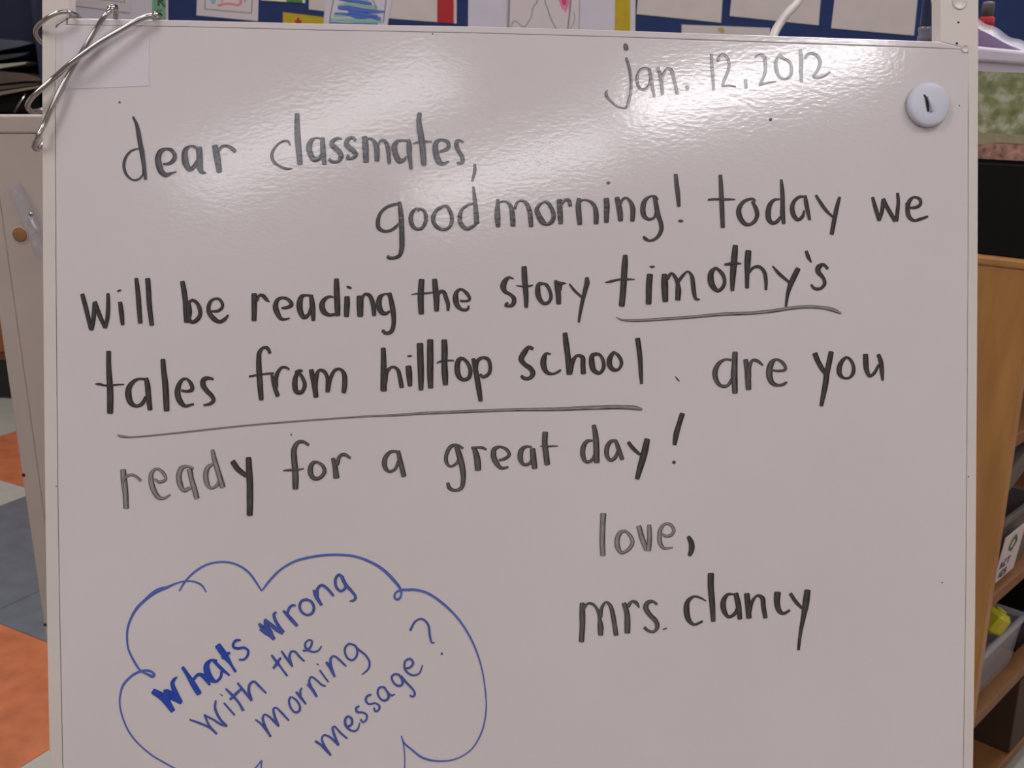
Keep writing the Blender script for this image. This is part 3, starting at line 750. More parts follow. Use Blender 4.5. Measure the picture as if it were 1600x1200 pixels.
BLUE = [
('whats', 'b95', (230, 980, 8), "75,800,75 200,880,95 320,1045,66|240,800,66 300,850,95 425,940,56|420,935,50 355,820,65 315,700,52 340,650,40 375,620,12|230,785,60 250,860,90 280,910,70|442,500,40 520,620,58 580,720,74 648,830,72|580,650,40 640,590,40 700,610,58 740,660,48 783,722,28|870,420,33 800,412,34 745,470,68 750,560,84 800,650,74 860,678,36 920,620,36 930,550,33|830,420,38 920,510,44 1028,602,26|882,228,80 940,310,84 990,380,72 1050,470,36 1103,555,36|940,390,42 985,340,52 1033,320,28|1165,160,24 1110,165,32 1075,210,32 1080,250,34 1140,265,34 1210,255,30 1260,290,32 1255,350,32 1210,403,26 1150,405,24"),
('wrong', 'b75', (380, 850, 6.154), "152,767,25 200,820,56 250,860,58 298,915,32|170,812,46 235,850,66|210,730,30 225,790,50 270,860,42|207,727,28 260,770,35 320,820,42 380,853,40|385,848,36 340,790,32 300,710,30 297,670,28 320,656,20|387,642,24 440,700,36 518,786,32|425,670,25 440,620,26 470,590,24 503,592,18|620,533,24 565,545,26 542,600,26 570,660,24 620,682,22 665,660,26 680,605,26 650,550,26 605,533,22|677,443,22 700,500,38 752,586,28|710,500,33 715,430,28 755,395,26 810,430,26 868,497,24|960,320,26 920,295,26 890,330,28 890,400,28 915,440,26 945,452,24 982,420,28 985,380,25|950,320,34 985,390,35 1040,450,28 1080,510,26 1065,540,24 1025,550,14"),
('with', 'b75', (170, 1020, 6.4), "808,668,18 900,700,22 1010,750,22 1078,813,20|1080,812,20 1000,720,22 957,618,22|957,624,22 1040,665,20 1120,715,24 1183,734,18|1178,732,24 1110,660,26 1062,550,26 1070,477,18|1152,502,20 1258,623,20|1114,414,10 1140,431,12|1170,360,20 1240,430,28 1300,500,24 1343,576,28|1212,468,24 1270,410,28 1328,357,24|1287,302,20 1350,380,26 1428,478,24|1425,468,28 1400,380,28 1410,315,26 1450,286,22 1500,330,24 1573,403,18"),
('the', 'b75', (390, 980, 7.057), "242,308,22 300,385,33 350,450,24 413,537,24|262,453,28 300,400,32 343,337,24|352,264,22 400,335,28 473,433,24|465,420,26 440,330,28 460,268,24 500,270,24 550,325,24 603,376,20|587,258,20 640,250,26 680,200,24 685,150,22 655,140,20 615,175,22 618,225,26 665,262,22 720,272,22 765,250,20 793,207,14"),
('morning', 'b75', (390, 980, 7.057), "64,1019,18 120,1060,24 180,1130,28 233,1206,26|225,1200,26 165,1080,28 145,1000,26 165,962,20 220,990,24 270,1040,26 323,1092,22|320,1088,24 275,980,28 265,900,26 290,887,20 350,940,24 433,1029,20|452,767,22 435,810,24 450,880,24 500,938,24 545,925,26 555,880,26 520,810,24 465,768,20|512,714,22 560,770,32 620,847,22|560,760,28 560,700,22 577,670,18|637,630,24 680,670,34 740,765,26|675,660,32 657,590,24 680,547,20 740,585,22 800,638,22 840,648,18|772,474,20 868,603,20|740,403,12 760,415,14|845,387,30 880,430,35 938,547,24|930,530,26 895,420,30 897,340,26 930,317,20 990,360,24 1063,429,20|1145,195,22 1100,182,24 1057,220,24 1052,280,24 1080,340,24 1130,363,24 1172,330,24 1188,270,24 1170,210,24 1143,190,20|1150,192,24 1200,245,24 1280,310,24 1323,390,24 1308,460,22 1240,523,14"),
('message', 'b75', (470, 1020, 6.665), "152,922,28 200,952,24 250,1000,28 313,1067,24|308,1060,24 240,960,26 220,890,22 242,857,20 300,875,22 350,920,24 393,962,24|393,962,24 347,850,26 332,780,24 350,767,20 410,830,22 483,893,20|487,770,26 528,745,26 530,690,26 490,662,24 462,695,26 470,760,28 520,807,22 570,813,20 600,780,18 611,728,12|608,556,20 577,572,24 585,615,24 650,622,20 688,650,22 680,700,20 645,723,20 624,692,18|733,436,20 690,452,24 677,500,22 710,533,20 780,525,20 820,560,22 808,598,20 775,608,20 762,572,18|870,357,20 820,362,22 800,410,22 822,470,22 870,498,24 912,470,26 903,410,22 860,355,20|870,360,22 920,430,24 950,445,20 978,431,14|1030,230,22 980,222,22 947,250,22 960,300,22 1010,343,24 1053,333,24 1058,290,24 1020,225,22|1042,242,28 1100,310,24 1170,385,22 1188,430,22 1165,458,20 1137,441,18|1087,163,22 1140,150,22 1170,105,24 1140,62,22 1090,85,22 1080,150,22 1110,205,22 1170,233,20 1230,215,18 1269,127,12"),
('?', 'b75', (570, 850, 3.428), "243,463,13 270,415,11 305,401,11 338,430,12 350,500,12 360,529,9 374,527,7|408,588,10 416,588,13"),
]
for text, mk, org, sp in BLUE:
    strokes('handwriting', sp, M[mk], easel, B, 'blue marker word "%s"' % text, origin=org)
def gl(spec, ox, oy, sc):
    return ' '.join('%.2f,%.2f,%.2f' % (ox + float(a) / sc, oy + float(b_) / sc, float(c) / sc) for a, b_, c in (q.split(',') for q in spec.split()))
cloud = '|'.join([
    gl("830,410,10 790,350,15 720,318,14 640,318,12 560,340,15 500,368,24 430,390,34 370,425,32 300,485,24 240,545,24 190,630,20 160,720,18 155,800,16 165,890,16 200,970,18 270,1078,18 320,1105,18 370,1128,26 388,1118,22 370,1092,20 330,1078,20 270,1085,20 200,1120,20 125,1198,20", 170, 850, 5.454) + ' ' +
    gl("120,390,19 108,500,16 130,620,16 190,770,16 260,870,16 340,950,16 440,1030,16 540,1090,16 650,1150,16", 170, 1020, 6.4) + ' 305,1214,2.5 360,1216,2.5 395,1203,2.5 409,1188,2.2',
    '409,1188,2 407,1220,2.2 418,1262,2.2 440,1300,2.2',
    gl("600,400,12 650,320,16 740,230,16 850,170,16 980,152,16 1090,175,16 1190,240,18 1303,398,14", 170, 850, 5.454),
    gl("178,450,14 260,345,22 360,245,20 500,165,22 650,125,22 800,105,22 930,103,22 1080,120,22 1230,175,24 1350,250,28 1450,350,30 1510,430,24 1520,490,20 1490,533,22 1457,518,20 1465,470,20 1520,442,22 1590,440,24", 380, 850, 6.154) + ' ' +
    gl("260,244,13 330,260,13 420,320,13 500,400,11 570,510,10 620,640,8 645,780,7 650,890,7 625,1010,8 570,1100,7 490,1150,7 400,1163,9 310,1145,11 250,1100,10 210,1065,10 195,1027,6", 570, 850, 3.428),
    gl("197,1032,7 210,1090,6 213,1200,6", 570, 850, 3.428) + ' 626,1235,2 590,1275,2'])
strokes('speech_cloud', cloud, M['b60'], easel, B, 'thin blue marker outline of a thought cloud')

# ------------------------------------------------------------------ round white magnet on the board
c = B(1448, 165, 0.0)
k = 0.70 / F
mag = empty('round_magnet', c, 'round white plastic magnet button on top right of the easel board', 'magnet')
bm = bmesh.new()
rr = 34 * k
lathe(bm, [(0, 0.0042), (rr * .5, 0.0043), (rr * .85, 0.0042), (rr * .96, 0.0036), (rr, 0.0026), (rr, 0.0003)], c, NB, 48)
link('disc', bm, M['white_plastic'], mag, smooth=True)
bm = bmesh.new()
P = [(1447, 150, .0047), (1450, 158, .0052), (1453, 168, .0052), (1452, 174, .0047)]
pts = [B(x + 3.5, y, h) for x, y, h in catmull(P, step=2)]
tube(bm, pts, [0.0009 + 0.0005 * math.sin(math.pi * i / (len(pts) - 1)) for i in range(len(pts))], seg=8)
link('raised_tab', bm, M['white_plastic'], mag, smooth=True)
strokes('slot', "1444,148,2.4 1447,153,3.6 1449,163,4.2 1450.5,174,3", M['dark_gap'], mag, B, h0=0.0046)

# ------------------------------------------------------------------ binder rings through the window, round the left stile
def ring(name, P, rad, label):
    pts = [B(x, y, h) for x, y, h in catmull(P, closed=True, step=4, dim=2)]
    # even out
    bm = bmesh.new()
    tube(bm, pts, rad, closed=True, seg=12)
    o = link(name, bm, M['steel'], None, smooth=True)
    tag(o, label, 'binder ring', 'steel binder rings on the easel corner')
    return o
rA = ring('binder_ring', [(177, 13, 0.001), (168, 20, .006), (150, 45, .005), (132, 75, .005), (112, 108, .0035), (98, 133, .004), (82, 165, .005), (68, 196, .005), (58, 216, .006),
                          (53, 229, -.001), (57, 234, -.010), (75, 215, -.030), (105, 160, -.042), (145, 95, -.044), (172, 50, -.034), (181, 26, -.018), (181, 17, -.007)], 0.00155,
          'steel binder ring reaching lowest down the left edge of the easel board')
rB = ring('binder_ring', [(246, 24, -.003), (236, 25, .004), (222, 29, .005), (190, 46, .007), (150, 70, .0085), (108, 101, .0085), (84, 122, .005), (62, 141, .006), (48, 155, .005),
                          (43, 165, .001), (47, 173, -.006), (62, 173, -.016), (95, 155, -.030), (150, 110, -.040), (215, 62, -.036), (249, 36, -.020), (251, 28, -.010)], 0.00165,
          'steel binder ring crossing on top of the other, over the easel board corner')
rC = ring('binder_ring', [(121, 25, -.008), (113, 21, 0.001), (103, 18.5, .006), (88, 21, .008), (70, 31, .007), (59, 41, .003), (55, 50, -.003), (62, 64, -.014), (78, 70, -.026), (102, 62, -.034), (124, 46, -.030), (127, 33, -.020)], 0.0014,
          'small dull steel ring looped highest around the left stile of the easel')
# hinge knuckles
for o, (px, py, h, px2, py2, h2) in ((rA, (172, 14, .004, 180, 12, -.004)), (rB, (238, 24.5, .003, 249, 25, -.006))):
    bm = bmesh.new(); tube(bm, [B(px, py, h), B((px + px2) / 2, (py + py2) / 2 - 1, (h + h2) / 2), B(px2, py2, h2)], 0.0021, seg=10)
    link('hinge', bm, M['steel'], o, smooth=True)

# white cord rising behind the board, clear tube hanging behind the right stile
P = [(1330, -260, -.30), (1290, -120, -.24), (1262, -30, -.19), (1247, 3, -.15), (1232, 19, -.11), (1219, 36, -.075), (1210, 52, -.05), (1203, 80, -.035), (1200, 130, -.03), (1200, 260, -.03)]
bm = bmesh.new(); tube(bm, [B(*p) for p in catmull(P, step=6, dim=2)], 0.0032, seg=10)
tag(link('cord', bm, M['cord'], None, smooth=True), 'thick white cord rising behind the top edge of the easel board', 'cord')

ctop, cbot = B(1450, -150, -0.035), B(1449, 100, -0.035)
ax = Vector((0, 0, 1))
rt = 17 * (ctop - CAM).dot(FWD) / F
t = empty('clear_tube', cbot, 'clear plastic tube with a rimmed band behind the board, beside the right stile', 'tube')
bm = bmesh.new(); L = (ctop - cbot).length
lathe(bm, [(rt, 0), (rt, L), (rt * .9, L), (rt * .9, 0.0)], cbot, ax, 28, cap=False)
link('wall', bm, M['clear_blue'], t, smooth=True)
pz = B(1449, 53, -0.035)
bm = bmesh.new(); hz = pz.z - cbot.z
lathe(bm, [(rt * 1.02, hz - .005), (rt * 1.13, hz - .0045), (rt * 1.13, hz - .002), (rt * 1.06, hz - .001), (rt * 1.06, hz + .001), (rt * 1.13, hz + .0018), (rt * 1.13, hz + .004), (rt * 1.02, hz + .0045)], cbot, ax, 28, cap=False)
link('rim_band', bm, M['clear_edge'], t, smooth=True)

# ------------------------------------------------------------------ bulletin board on the back wall
YW = Y1
bm = bmesh.new(); box(bm, (0.15, YW - 0.011, 1.62), (4.9, 0.02, 1.12))
bb = tag(link('bulletin_board', bm, M['bulletin']), 'deep blue bulletin board on the back wall covered in pupils\' papers', 'board')
def sheet(name, corners, layer, mk, label, cat='paper', group=None, parent=None, th=0.0008):
    y = YW - 0.0215 - layer * 0.0025
    bm = bmesh.new()
    prism(bm, [PY(px, py, y) for px, py in corners], Vector((0, -th, 0)))
    o = link(name, bm, M[mk], parent)
    if parent is None: tag(o, label, cat, group)
    elif label: o['label'] = label
    return o
def wallplace(layer):
    y = YW - 0.0215 - layer * 0.0025 - 0.0010
    return lambda px, py, h: PY(px, py, y - h)

G = 'papers on the bulletin board'
def big(x0, x1, yl, yr, up=170, dx=0.0):
    """paper whose bottom edge runs from (x0,yl) to (x1,yr); it goes on up out of the frame"""
    k_ = 0.1
    return [(x0, yl), (x1, yr), (x1 + up * k_ + dx, yr - up), (x0 + up * k_ + dx, yl - up)]
sheet('paper', [(96, 75), (238, 75), (238, -170), (96, -170)], 0, 'paper_cool', 'pale grey backing paper behind the framed sheet at top left', group=G)
p = sheet('framed_paper', [(117, 9), (203, 20), (209, -130), (123, -141)], 1.5, 'paper', 'small white sheet with grey ruled frame behind the binder rings', group=G)
strokes('ruled_frame', "138,-60,1 137,-3,1.1|137,-3,1.1 195,3.5,1.2|195,3.5,1.2 196,-60,1.2", M['pencil'], p, wallplace(1.5), h0=0.0004)
p = sheet('green_strip', [(238, 60), (263, 60), (262, -120), (238, -120)], 1, 'green', 'narrow green strip with hand-lettered black R and c', 'sign', G)
strokes('lettering', "247,-9,3 248,9,3|247,-8,2.6 255,-6,2.6 256,-1,2.6 249,2,2.4|250,2,2.6 254,6,2.8 258,11,3|253,16.5,1.5 248,15.8,1.6 244.5,18,1.6 245.5,22,1.6 251,22.8,1.5", M['k95'], p, wallplace(1), h0=0.0004)
sheet('white_edge', [(259.5, 60), (263, 60), (262, -120), (258.6, -120)], 1.6, 'paper', None, parent=p)
p = sheet('picture_card', [(307, 24), (403, 33), (408, -120), (312, -129)], 1, 'paper', 'white card with teal letters over a red arc inside a grey outline', 'drawing', G)
strokes('pencil_outline', "322,-40,1.3 320,14,1.4|320,14,1.4 352,17,1.4 393,20.5,1.4|393,20.5,1.4 396,-40,1.2", M['pencil'], p, wallplace(1), h0=0.0004)
each_stroke('teal_letter', "329,-6,3 333,4,5 337,-6,3|346,-8,2.5 347,2,3.5|361,-8,3 366,-2,3|381,-8,3 383,3,4", ink_mat('teal_crayon', srgb(110, 160, 185), 0.8), p, wallplace(1), h0=0.0004)
strokes('red_arc', "341,8.5,4 352,6,3.5 364,6.5,3.2 373,8,3.5 376,5,4 375,-6,4", ink_mat('red_crayon', srgb(215, 95, 90), 0.8), p, wallplace(1), h0=0.0004)
p = sheet('collage', [(408, 0.5), (477, 5), (477, -120), (408, -120)], 1, 'paper_cream', 'cream paper with a green block hanging between the two picture cards', 'drawing', G)
sheet('green_block', [(447.5, 2.8), (472.5, 4.8), (472.5, -60), (447.5, -60)], 1.5, 'leafgreen', None, parent=p)
sheet('paper', [(482.5, 14.5), (512, 18), (514, -110), (484, -113)], 1, 'paper_warm', 'grey-white paper tucked behind the left side of the blue scribble drawing', group=G)
p = sheet('star_card', [(442, 75), (520, 75), (520, 28.5), (442, 19)], 0.5, 'yellow', 'bright yellow card with a red star left of the scribble drawing', 'card', G)
strokes('red_star', "466,28,3 466,36,8 466,44,4|461,33,3 471,34,4", M['red'], p, wallplace(0.5), h0=0.0004)
p = sheet('scribble_drawing', [(503, 75), (599, 78), (620, -45), (511, -48)], 2.2, 'paper_cool', 'white drawing with blue and green crayon scribble inside a pencil border', 'drawing', G)
each_stroke('pencil_border', "523,-30,1.1 521,0,1.2 517,20,1.2 515,36,1.2|606,-30,1 603,0,1.2 599,36,1.2|577,-20,1 583,0,1.1 589,14,1.1", M['k60'], p, wallplace(2.2), h0=0.0004)
strokes('green_scribble', "522,24,4 540,24,4 560,22,4 590,28,5|528,10,4 545,6,6 565,7,6 588,12,6|516,31,4 540,31,5 570,32,5 596,33,5|548,36,3 590,37,3|560,-6,5 576,0,4", ink_mat('green_crayon', srgb(95, 165, 130), 0.75), p, wallplace(2.2), h0=0.00035)
strokes('blue_scribble', "530,-1,3.5 545,1,5 562,3,6 580,6,5|529,12,6 545,13,8 565,16,8 585,18,6 600,18.5,3.5|523,21,3 540,22,4 560,26,7 580,26,6 594,30,6|545,19,6 570,23,6 590,26,5|515,35.5,2.5 545,36.5,2.2 590,37.5,2", ink_mat('blue_crayon', srgb(28, 82, 172), 0.9), p, wallplace(2.2), h0=0.0005)
p = sheet('bordered_paper', [(606, 28.5), (713.5, 37), (713.5, -120), (606, -128)], 1, 'paper_warm', 'grey-white paper with a broad red right border', 'paper', G)
sheet('red_border', [(683, 34.2), (709, 36.6), (709, -110), (684, -110)], 1.4, 'red', None, parent=p)
p = sheet('paper', [(731, 80), (992, 80), (995, -140), (733, -140)], 1, 'paper_cool', 'large white paper edged yellow on the right behind the pencil outline drawing', group=G)
sheet('yellow_border', [(960.5, 80), (984.5, 80), (985, -130), (962, -130)], 1.5, 'yellow', None, parent=p)
p = sheet('outline_drawing', [(794, 80), (903, 80), (907, -90), (797, -90)], 4.0, 'paper', 'white drawing with grey pencil hill outline and pink crayon spot', 'drawing', G)
each_stroke('pencil_line', "797,-40,1.4 796,0,2.2 794.5,44,2.4|799,42,1.2 801,35,1.4 806,33,1.4 812,38,1.4 817,42,1.6 821,41,1.5 826,33,1.4 830,27,1.4 832,15,1.4 835,8,1.6 839,4,2|839,5,1.6 841,-14,1.6|851,-10,1.2 852,4,1.5 856,14,1.5 858,22,1.6 863,34,1.6 869,45,1.6|892,-20,2.6 891,6,3 889,30,2.2 887,46,2.2|895,18,1 898,25,1.1 896,36,1.1 891,45,1", M['pencil'], p, wallplace(4.0), h0=0.0004)
strokes('pink_spot', "881,-16,14 881,-2,15 882,7,13 883,14,8|883,14,3 884,19,3", ink_mat('pink_crayon', srgb(208, 90, 150), 0.8), p, wallplace(4.0), h0=0.0004)
strokes('crimson_spot', "881,-12,6 881,0,7 882,8,4", ink_mat('crimson_crayon', srgb(190, 20, 80), 0.9), p, wallplace(4.0), h0=0.0006)
for (x0, x1, yl, yr, lx, lab) in ((994.5, 1126.5, 22, 35.5, 3, 'large blank white paper just right of the yellow border'),
                                  (1140, 1279, 25, 39.5, 6, 'large blank white paper with the white cord crossing in front'),
                                  (1298.5, 1428, 44, 55.5, 9, 'large blank white paper beside the clear plastic tube')):
    sheet('construction_paper', [(x0, yl), (x1, yr), (x1 + lx + 10, yr - 190), (x0 + lx + 14, yl - 195)], 1.2, 'paper_warm', lab, group=G)
p = sheet('label_strip', [(1065, 38.5), (1203, 43.5), (1203, 80), (1065, 80)], 0.6, 'paper_warm', 'low white strip with a small ochre star just above the board edge', 'sign', G)
strokes('ochre_star', "1122,45,3 1127,47,8 1131,50,4|1127,44,4 1128,51,4", ink_mat('ochre_crayon', srgb(165, 140, 60), 0.9), p, wallplace(0.6), h0=0.0004)

# ------------------------------------------------------------------ far left: wooden cabinet, added navy hutch and what lies in it
cx0, cx1, cy0, cy1, ct = -2.70, -1.36, 3.45, 3.92, 0.955
t = empty('wooden_cabinet', ((cx0 + cx1) / 2, (cy0 + cy1) / 2, 0), 'brown wooden cabinet with black toe kick against the back wall at far left', 'cabinet')
bm = bmesh.new(); box(bm, ((cx0 + cx1) / 2, (cy0 + cy1) / 2 + .01, (0.14 + ct - .02) / 2), (cx1 - cx0, cy1 - cy0 - .02, ct - .02 - 0.14)); link('body', bm, M['wood_dark'], t, bevel=.003)
bm = bmesh.new(); box(bm, ((cx0 + cx1) / 2, (cy0 + cy1) / 2 + .012, 0.07), (cx1 - cx0 - .01, cy1 - cy0 - .02, 0.14)); link('toe_kick', bm, M['rubber'], t)
bm = bmesh.new(); box(bm, ((cx0 + cx1) / 2, (cy0 + cy1) / 2, ct - 0.01), (cx1 - cx0 + .02, cy1 - cy0, 0.02)); link('top', bm, M['wood_dark'], t, bevel=.002)
for kx in range(2):
    w = (cx1 - cx0) / 2
    xc = cx0 + w * (kx + .5)
    bm = bmesh.new(); box(bm, (xc, cy0 + .004, (0.16 + ct - .03) / 2 + .01), (w - .01, 0.014, ct - .2)); d = link('door', bm, M['wood_dark'], t, bevel=.002)
    bm = bmesh.new(); lathe(bm, [(0, .02), (.012, .018), (.012, .012), (.006, .008), (.006, 0)], Vector((xc + (w / 2 - .05) * (1 if kx == 0 else -1), cy0 - .003, .75)), Vector((0, -1, 0)), 16)
    link('knob', bm, M['steel'], d, smooth=True)
hx0, hx1, hz0, hz1 = -2.68, -1.565, ct + .001, 1.62
hy0, hy1 = 3.588, 3.74
t = empty('shade_hutch', ((hx0 + hx1) / 2, (hy0 + hy1) / 2, hz0), 'dark navy open hutch added for the shaded wall, standing on the brown wooden cabinet', 'shelf')  # added hutch, its navy imitates the blue wall in shade
for nm, c, s in (('side_panel', (hx0 + .01, (hy0 + hy1) / 2, (hz0 + hz1) / 2), (.02, hy1 - hy0, hz1 - hz0)),
                 ('side_panel', (hx1 - .01, (hy0 + hy1) / 2, (hz0 + hz1) / 2), (.02, hy1 - hy0, hz1 - hz0)),
                 ('back_panel', ((hx0 + hx1) / 2, hy1 - .008, (hz0 + hz1) / 2), (hx1 - hx0 - .04, .014, hz1 - hz0)),
                 ('bottom_panel', ((hx0 + hx1) / 2, (hy0 + hy1) / 2 - .01, hz0 + .008), (hx1 - hx0 - .041, hy1 - hy0 - .03, .014)),
                 ('top_panel', ((hx0 + hx1) / 2, (hy0 + hy1) / 2, hz1 + .01), (hx1 - hx0, hy1 - hy0, .02))):
    bm = bmesh.new(); box(bm, c, s); link(nm, bm, M['navy'], t, bevel=.001)
# stack of bowed folders and magazines, their right ends tapering
def bowed(name, pts, mk, label, yy=3.60, cat='folder', dep=0.10):
    c = PY(pts[0][0], pts[0][1], yy)
    bm = bmesh.new()
    prism(bm, [PY(x, y, yy) for x, y in pts], Vector((0, dep, 0)))
    tag(link(name, bm, M[mk], None, bevel=.0012), label, cat, 'folders stacked in the navy hutch')
bowed('folder', [(-60, 58), (0, 61), (30, 63), (52, 67.5), (30, 73), (0, 79), (-60, 90)], 'slate', 'slate grey folder topmost of the stack in the navy hutch')
bowed('folder', [(-60, 91), (0, 86), (30, 83), (47, 81), (36, 87), (0, 94), (-60, 103)], 'folder', 'dark blue-black folder just under the slate grey one in the stack')
bowed('magazine', [(-60, 105), (0, 100), (43, 96.5), (38, 100.5), (0, 107), (-60, 114)], 'folder_edge', 'thin magazine with bright pale edge in the middle of the stack', 3.59, 'magazine')
bowed('folder', [(-60, 115.5), (0, 111), (38, 115), (63, 122), (63, 127), (40, 127), (0, 131), (-60, 140)], 'folder_brown', 'brown folder just under the pale-edged magazine in the stack')
bowed('folder', [(-60, 142), (0, 133.5), (40, 129.5), (63, 128.5), (63, 132), (0, 141), (-60, 150)], 'folder_brown', 'thinner brown folder second from bottom of the folder stack', 3.61)
bowed('folder', [(-60, 152), (0, 143), (63, 133.5), (63, 137), (0, 149), (-60, 160)], 'folder_pale', 'folder with pale grey-brown edge at the bottom of the stack', 3.59)
bowed('file_box', [(-60, 162), (0, 150.5), (63, 139), (63, 174.8), (-60, 174.8)], 'black', 'black file box beneath the folder stack in the navy hutch', 3.62, 'box')
bm = bmesh.new(); tube(bm, [PY(40, 147, 3.58), PY(32, 160, 3.575), PY(22, 176, 3.57)], 0.004, seg=8)
tag(link('metal_rod', bm, M['steel'], None, smooth=True), 'thin silver rod leaning in front of the folder stack at far left', 'rod')

# ------------------------------------------------------------------ second easel board standing behind, left
Y2 = 1.0
def Q(px, py, h=0.0): return PY(px, py, Y2 - h)
xl_top = Q(-35, 180).x; zt = Q(20, 179.5).z
pl = Q(3, 480); pb_ = Q(62, 980)
xl2 = (pl.x + pb_.x) / 2; zb2 = Q(72, 1022).z
xr2 = xl2 + 0.62
t2 = empty('whiteboard_easel', ((xl2 + xr2) / 2, Y2 + .15, 0), 'second cream framed whiteboard standing behind the left edge of the written easel', 'easel')
def q4(x0, x1, z0, z1, y): return [Vector((x0, y, z0)), Vector((x1, y, z0)), Vector((x1, y, z1)), Vector((x0, y, z1))]
RW = 0.0175
bm = bmesh.new()
ring_prism(bm, q4(xl2, xr2, zb2, zt, Y2), q4(xl2 + RW, xr2 - RW, zb2 + RW, zt - RW, Y2), Vector((0, .016, 0)))
link('frame', bm, M['frame_dull'], t2, bevel=.0025, seg=3)
bm = bmesh.new(); g = .0001
prism(bm, q4(xl2 + RW + g, xr2 - RW - g, zb2 + RW + g, zt - RW - g, Y2 + .0008), Vector((0, .012, 0)))
link('writing_panel', bm, M['frame_dull'], t2, bevel=.0003)
for px, py in ((36.5, 742), (62, 976)):
    c = Q(px, py); bm = bmesh.new(); lathe(bm, [(0, .0012), (.0016, .001), (.0018, 0), (.0018, -.002)], Vector((xl2 + .002, Y2, c.z)), Vector((0, -1, 0)), 10)
    link('screw', bm, M['dark_gap'], t2)
for xx in (xl2 + .16, xr2 - .05):
    for yy, y2 in ((Y2 + .010, Y2 + .05), (Y2 + .03, Y2 + .38)):
        bm = bmesh.new(); bar(bm, Vector((xx, yy + .012, zb2 + .25)), Vector((xx, y2, .004)), .022, .014, Vector((1, 0, 0)))
        link('leg', bm, M['frame'], t2, bevel=.001)
# wooden peg end and clear plastic marker holder on it
c = Q(31, 366)
bm = bmesh.new(); rp = 11.5 / F * (c - CAM).dot(FWD)
lathe(bm, [(0, .0008), (rp * .9, .0008), (rp, .0004), (rp, -.001)], c, Vector((0, -1, 0)), 28)
link('wooden_plug', bm, M['peg'], t2, smooth=True)['label'] = 'round brown wooden plug'
bm = bmesh.new(); lathe(bm, [(rp * 1.02, .0004), (rp * 1.06, .0006), (rp * 1.1, .0003), (rp * 1.1, 0)], c + Vector((0, 0, -.0006)), Vector((0, -1, 0)), 28, cap=False)
link('plug_collar', bm, M['frame'], t2, smooth=True)
clip_root = empty('marker_holder', Q(45, 340), 'clear plastic marker holder tube on the second whiteboard beside the wooden plug', 'holder')
def rib(pxa, pya, pxb, pyb, w, h, m_, nm, th=.002):
    a, b_ = Q(pxa, pya, h), Q(pxb, pyb, h)
    bm = bmesh.new(); bar(bm, a, b_, w, th, Vector((1, 0, .3)))
    return link(nm, bm, m_, clip_root, bevel=min(.0008, th * .3))
pts = [Q(22, 290, .006), Q(32, 311, .007), Q(43, 337, .007), Q(54, 366, .007), Q(66, 402, .007)]
bm = bmesh.new(); tube(bm, pts, [.0062, .0068, .0066, .0064, .0060], seg=16)
link('tube', bm, M['clear'], clip_root, smooth=True)
rib(34, 343, 49, 339, .004, .017, M['clear'], 'band')
rib(46, 363, 61, 359, .004, .017, M['clear'], 'band')
bm = bmesh.new(); tube(bm, [Q(46, 336, .016), Q(53, 352, .016), Q(60, 364, .016)], .0016, seg=8); link('clip_edge', bm, M['white_plastic'], clip_root, smooth=True)
bm = bmesh.new(); lathe(bm, [(0, .002), (.0022, .0015), (.0026, 0)], Q(49, 334.5, .019), Vector((0, -1, 0)), 12); link('rivet', bm, M['steel'], clip_root, smooth=True)

# ------------------------------------------------------------------ right: maple shelf unit turned 45 degrees
CX = Vector((0.647, 1.25, 0))                        # front left upright, seen almost edge-on
uB = Vector((-math.cos(R(45)), math.sin(R(45)), 0))   # along the side panel, away
uF = Vector((math.sin(R(45)), math.cos(R(45)), 0))    # along the open front, away to the right
DEP, WID, HT = 0.40, 0.95, 0.866
def S(a, b_, z): return CX + uB * a + uF * b_ + Vector((0, 0, z))
unit = empty('shelf_unit', S(DEP / 2, WID / 2, 0), 'maple wood shelf unit turned sideways right of the easel board', 'shelf')
def sbox(name, a0, a1, b0, b1, z0, z1, mk, parent, bev=.0015):
    bm = bmesh.new(); prism(bm, [S(a0, b0, z0), S(a1, b0, z0), S(a1, b1, z0), S(a0, b1, z0)], Vector((0, 0, z1 - z0)))
    return link(name, bm, M[mk], parent, bevel=bev)
TK = 0.018
sbox('side_panel', 0, DEP, 0, TK, 0, HT - .012, 'maple', unit)
sbox('side_panel', 0, DEP, WID - TK, WID, 0, HT - .012, 'maple', unit)
sbox('top', -.002, DEP, -.002, WID, HT - .012, HT, 'maple', unit, .003)
sbox('back_panel', DEP - .008, DEP - .001, TK, WID - TK, .05, HT - .013, 'wood_dark', unit)
for zs in (0.045, 0.205, 0.40, 0.635):
    sbox('shelf', .002, DEP - .009, TK, WID - TK, zs - TK, zs, 'maple_shaded', unit)
sbox('kick_board', .03, .045, TK, WID - TK, 0, .027, 'wood_dark', unit)
# flecks on the worn top edge
for px, py in ((1580, 414), (1586, 415), (1576, 413)):
    o = hit(px, py, CX, (uB.cross(Vector((0, 0, 1)))))
    bm = bmesh.new(); lathe(bm, [(0, .0006), (.0014, .0004), (.0016, 0)], o, -uF, 8); link('paint_fleck', bm, M['white_plastic'], unit)

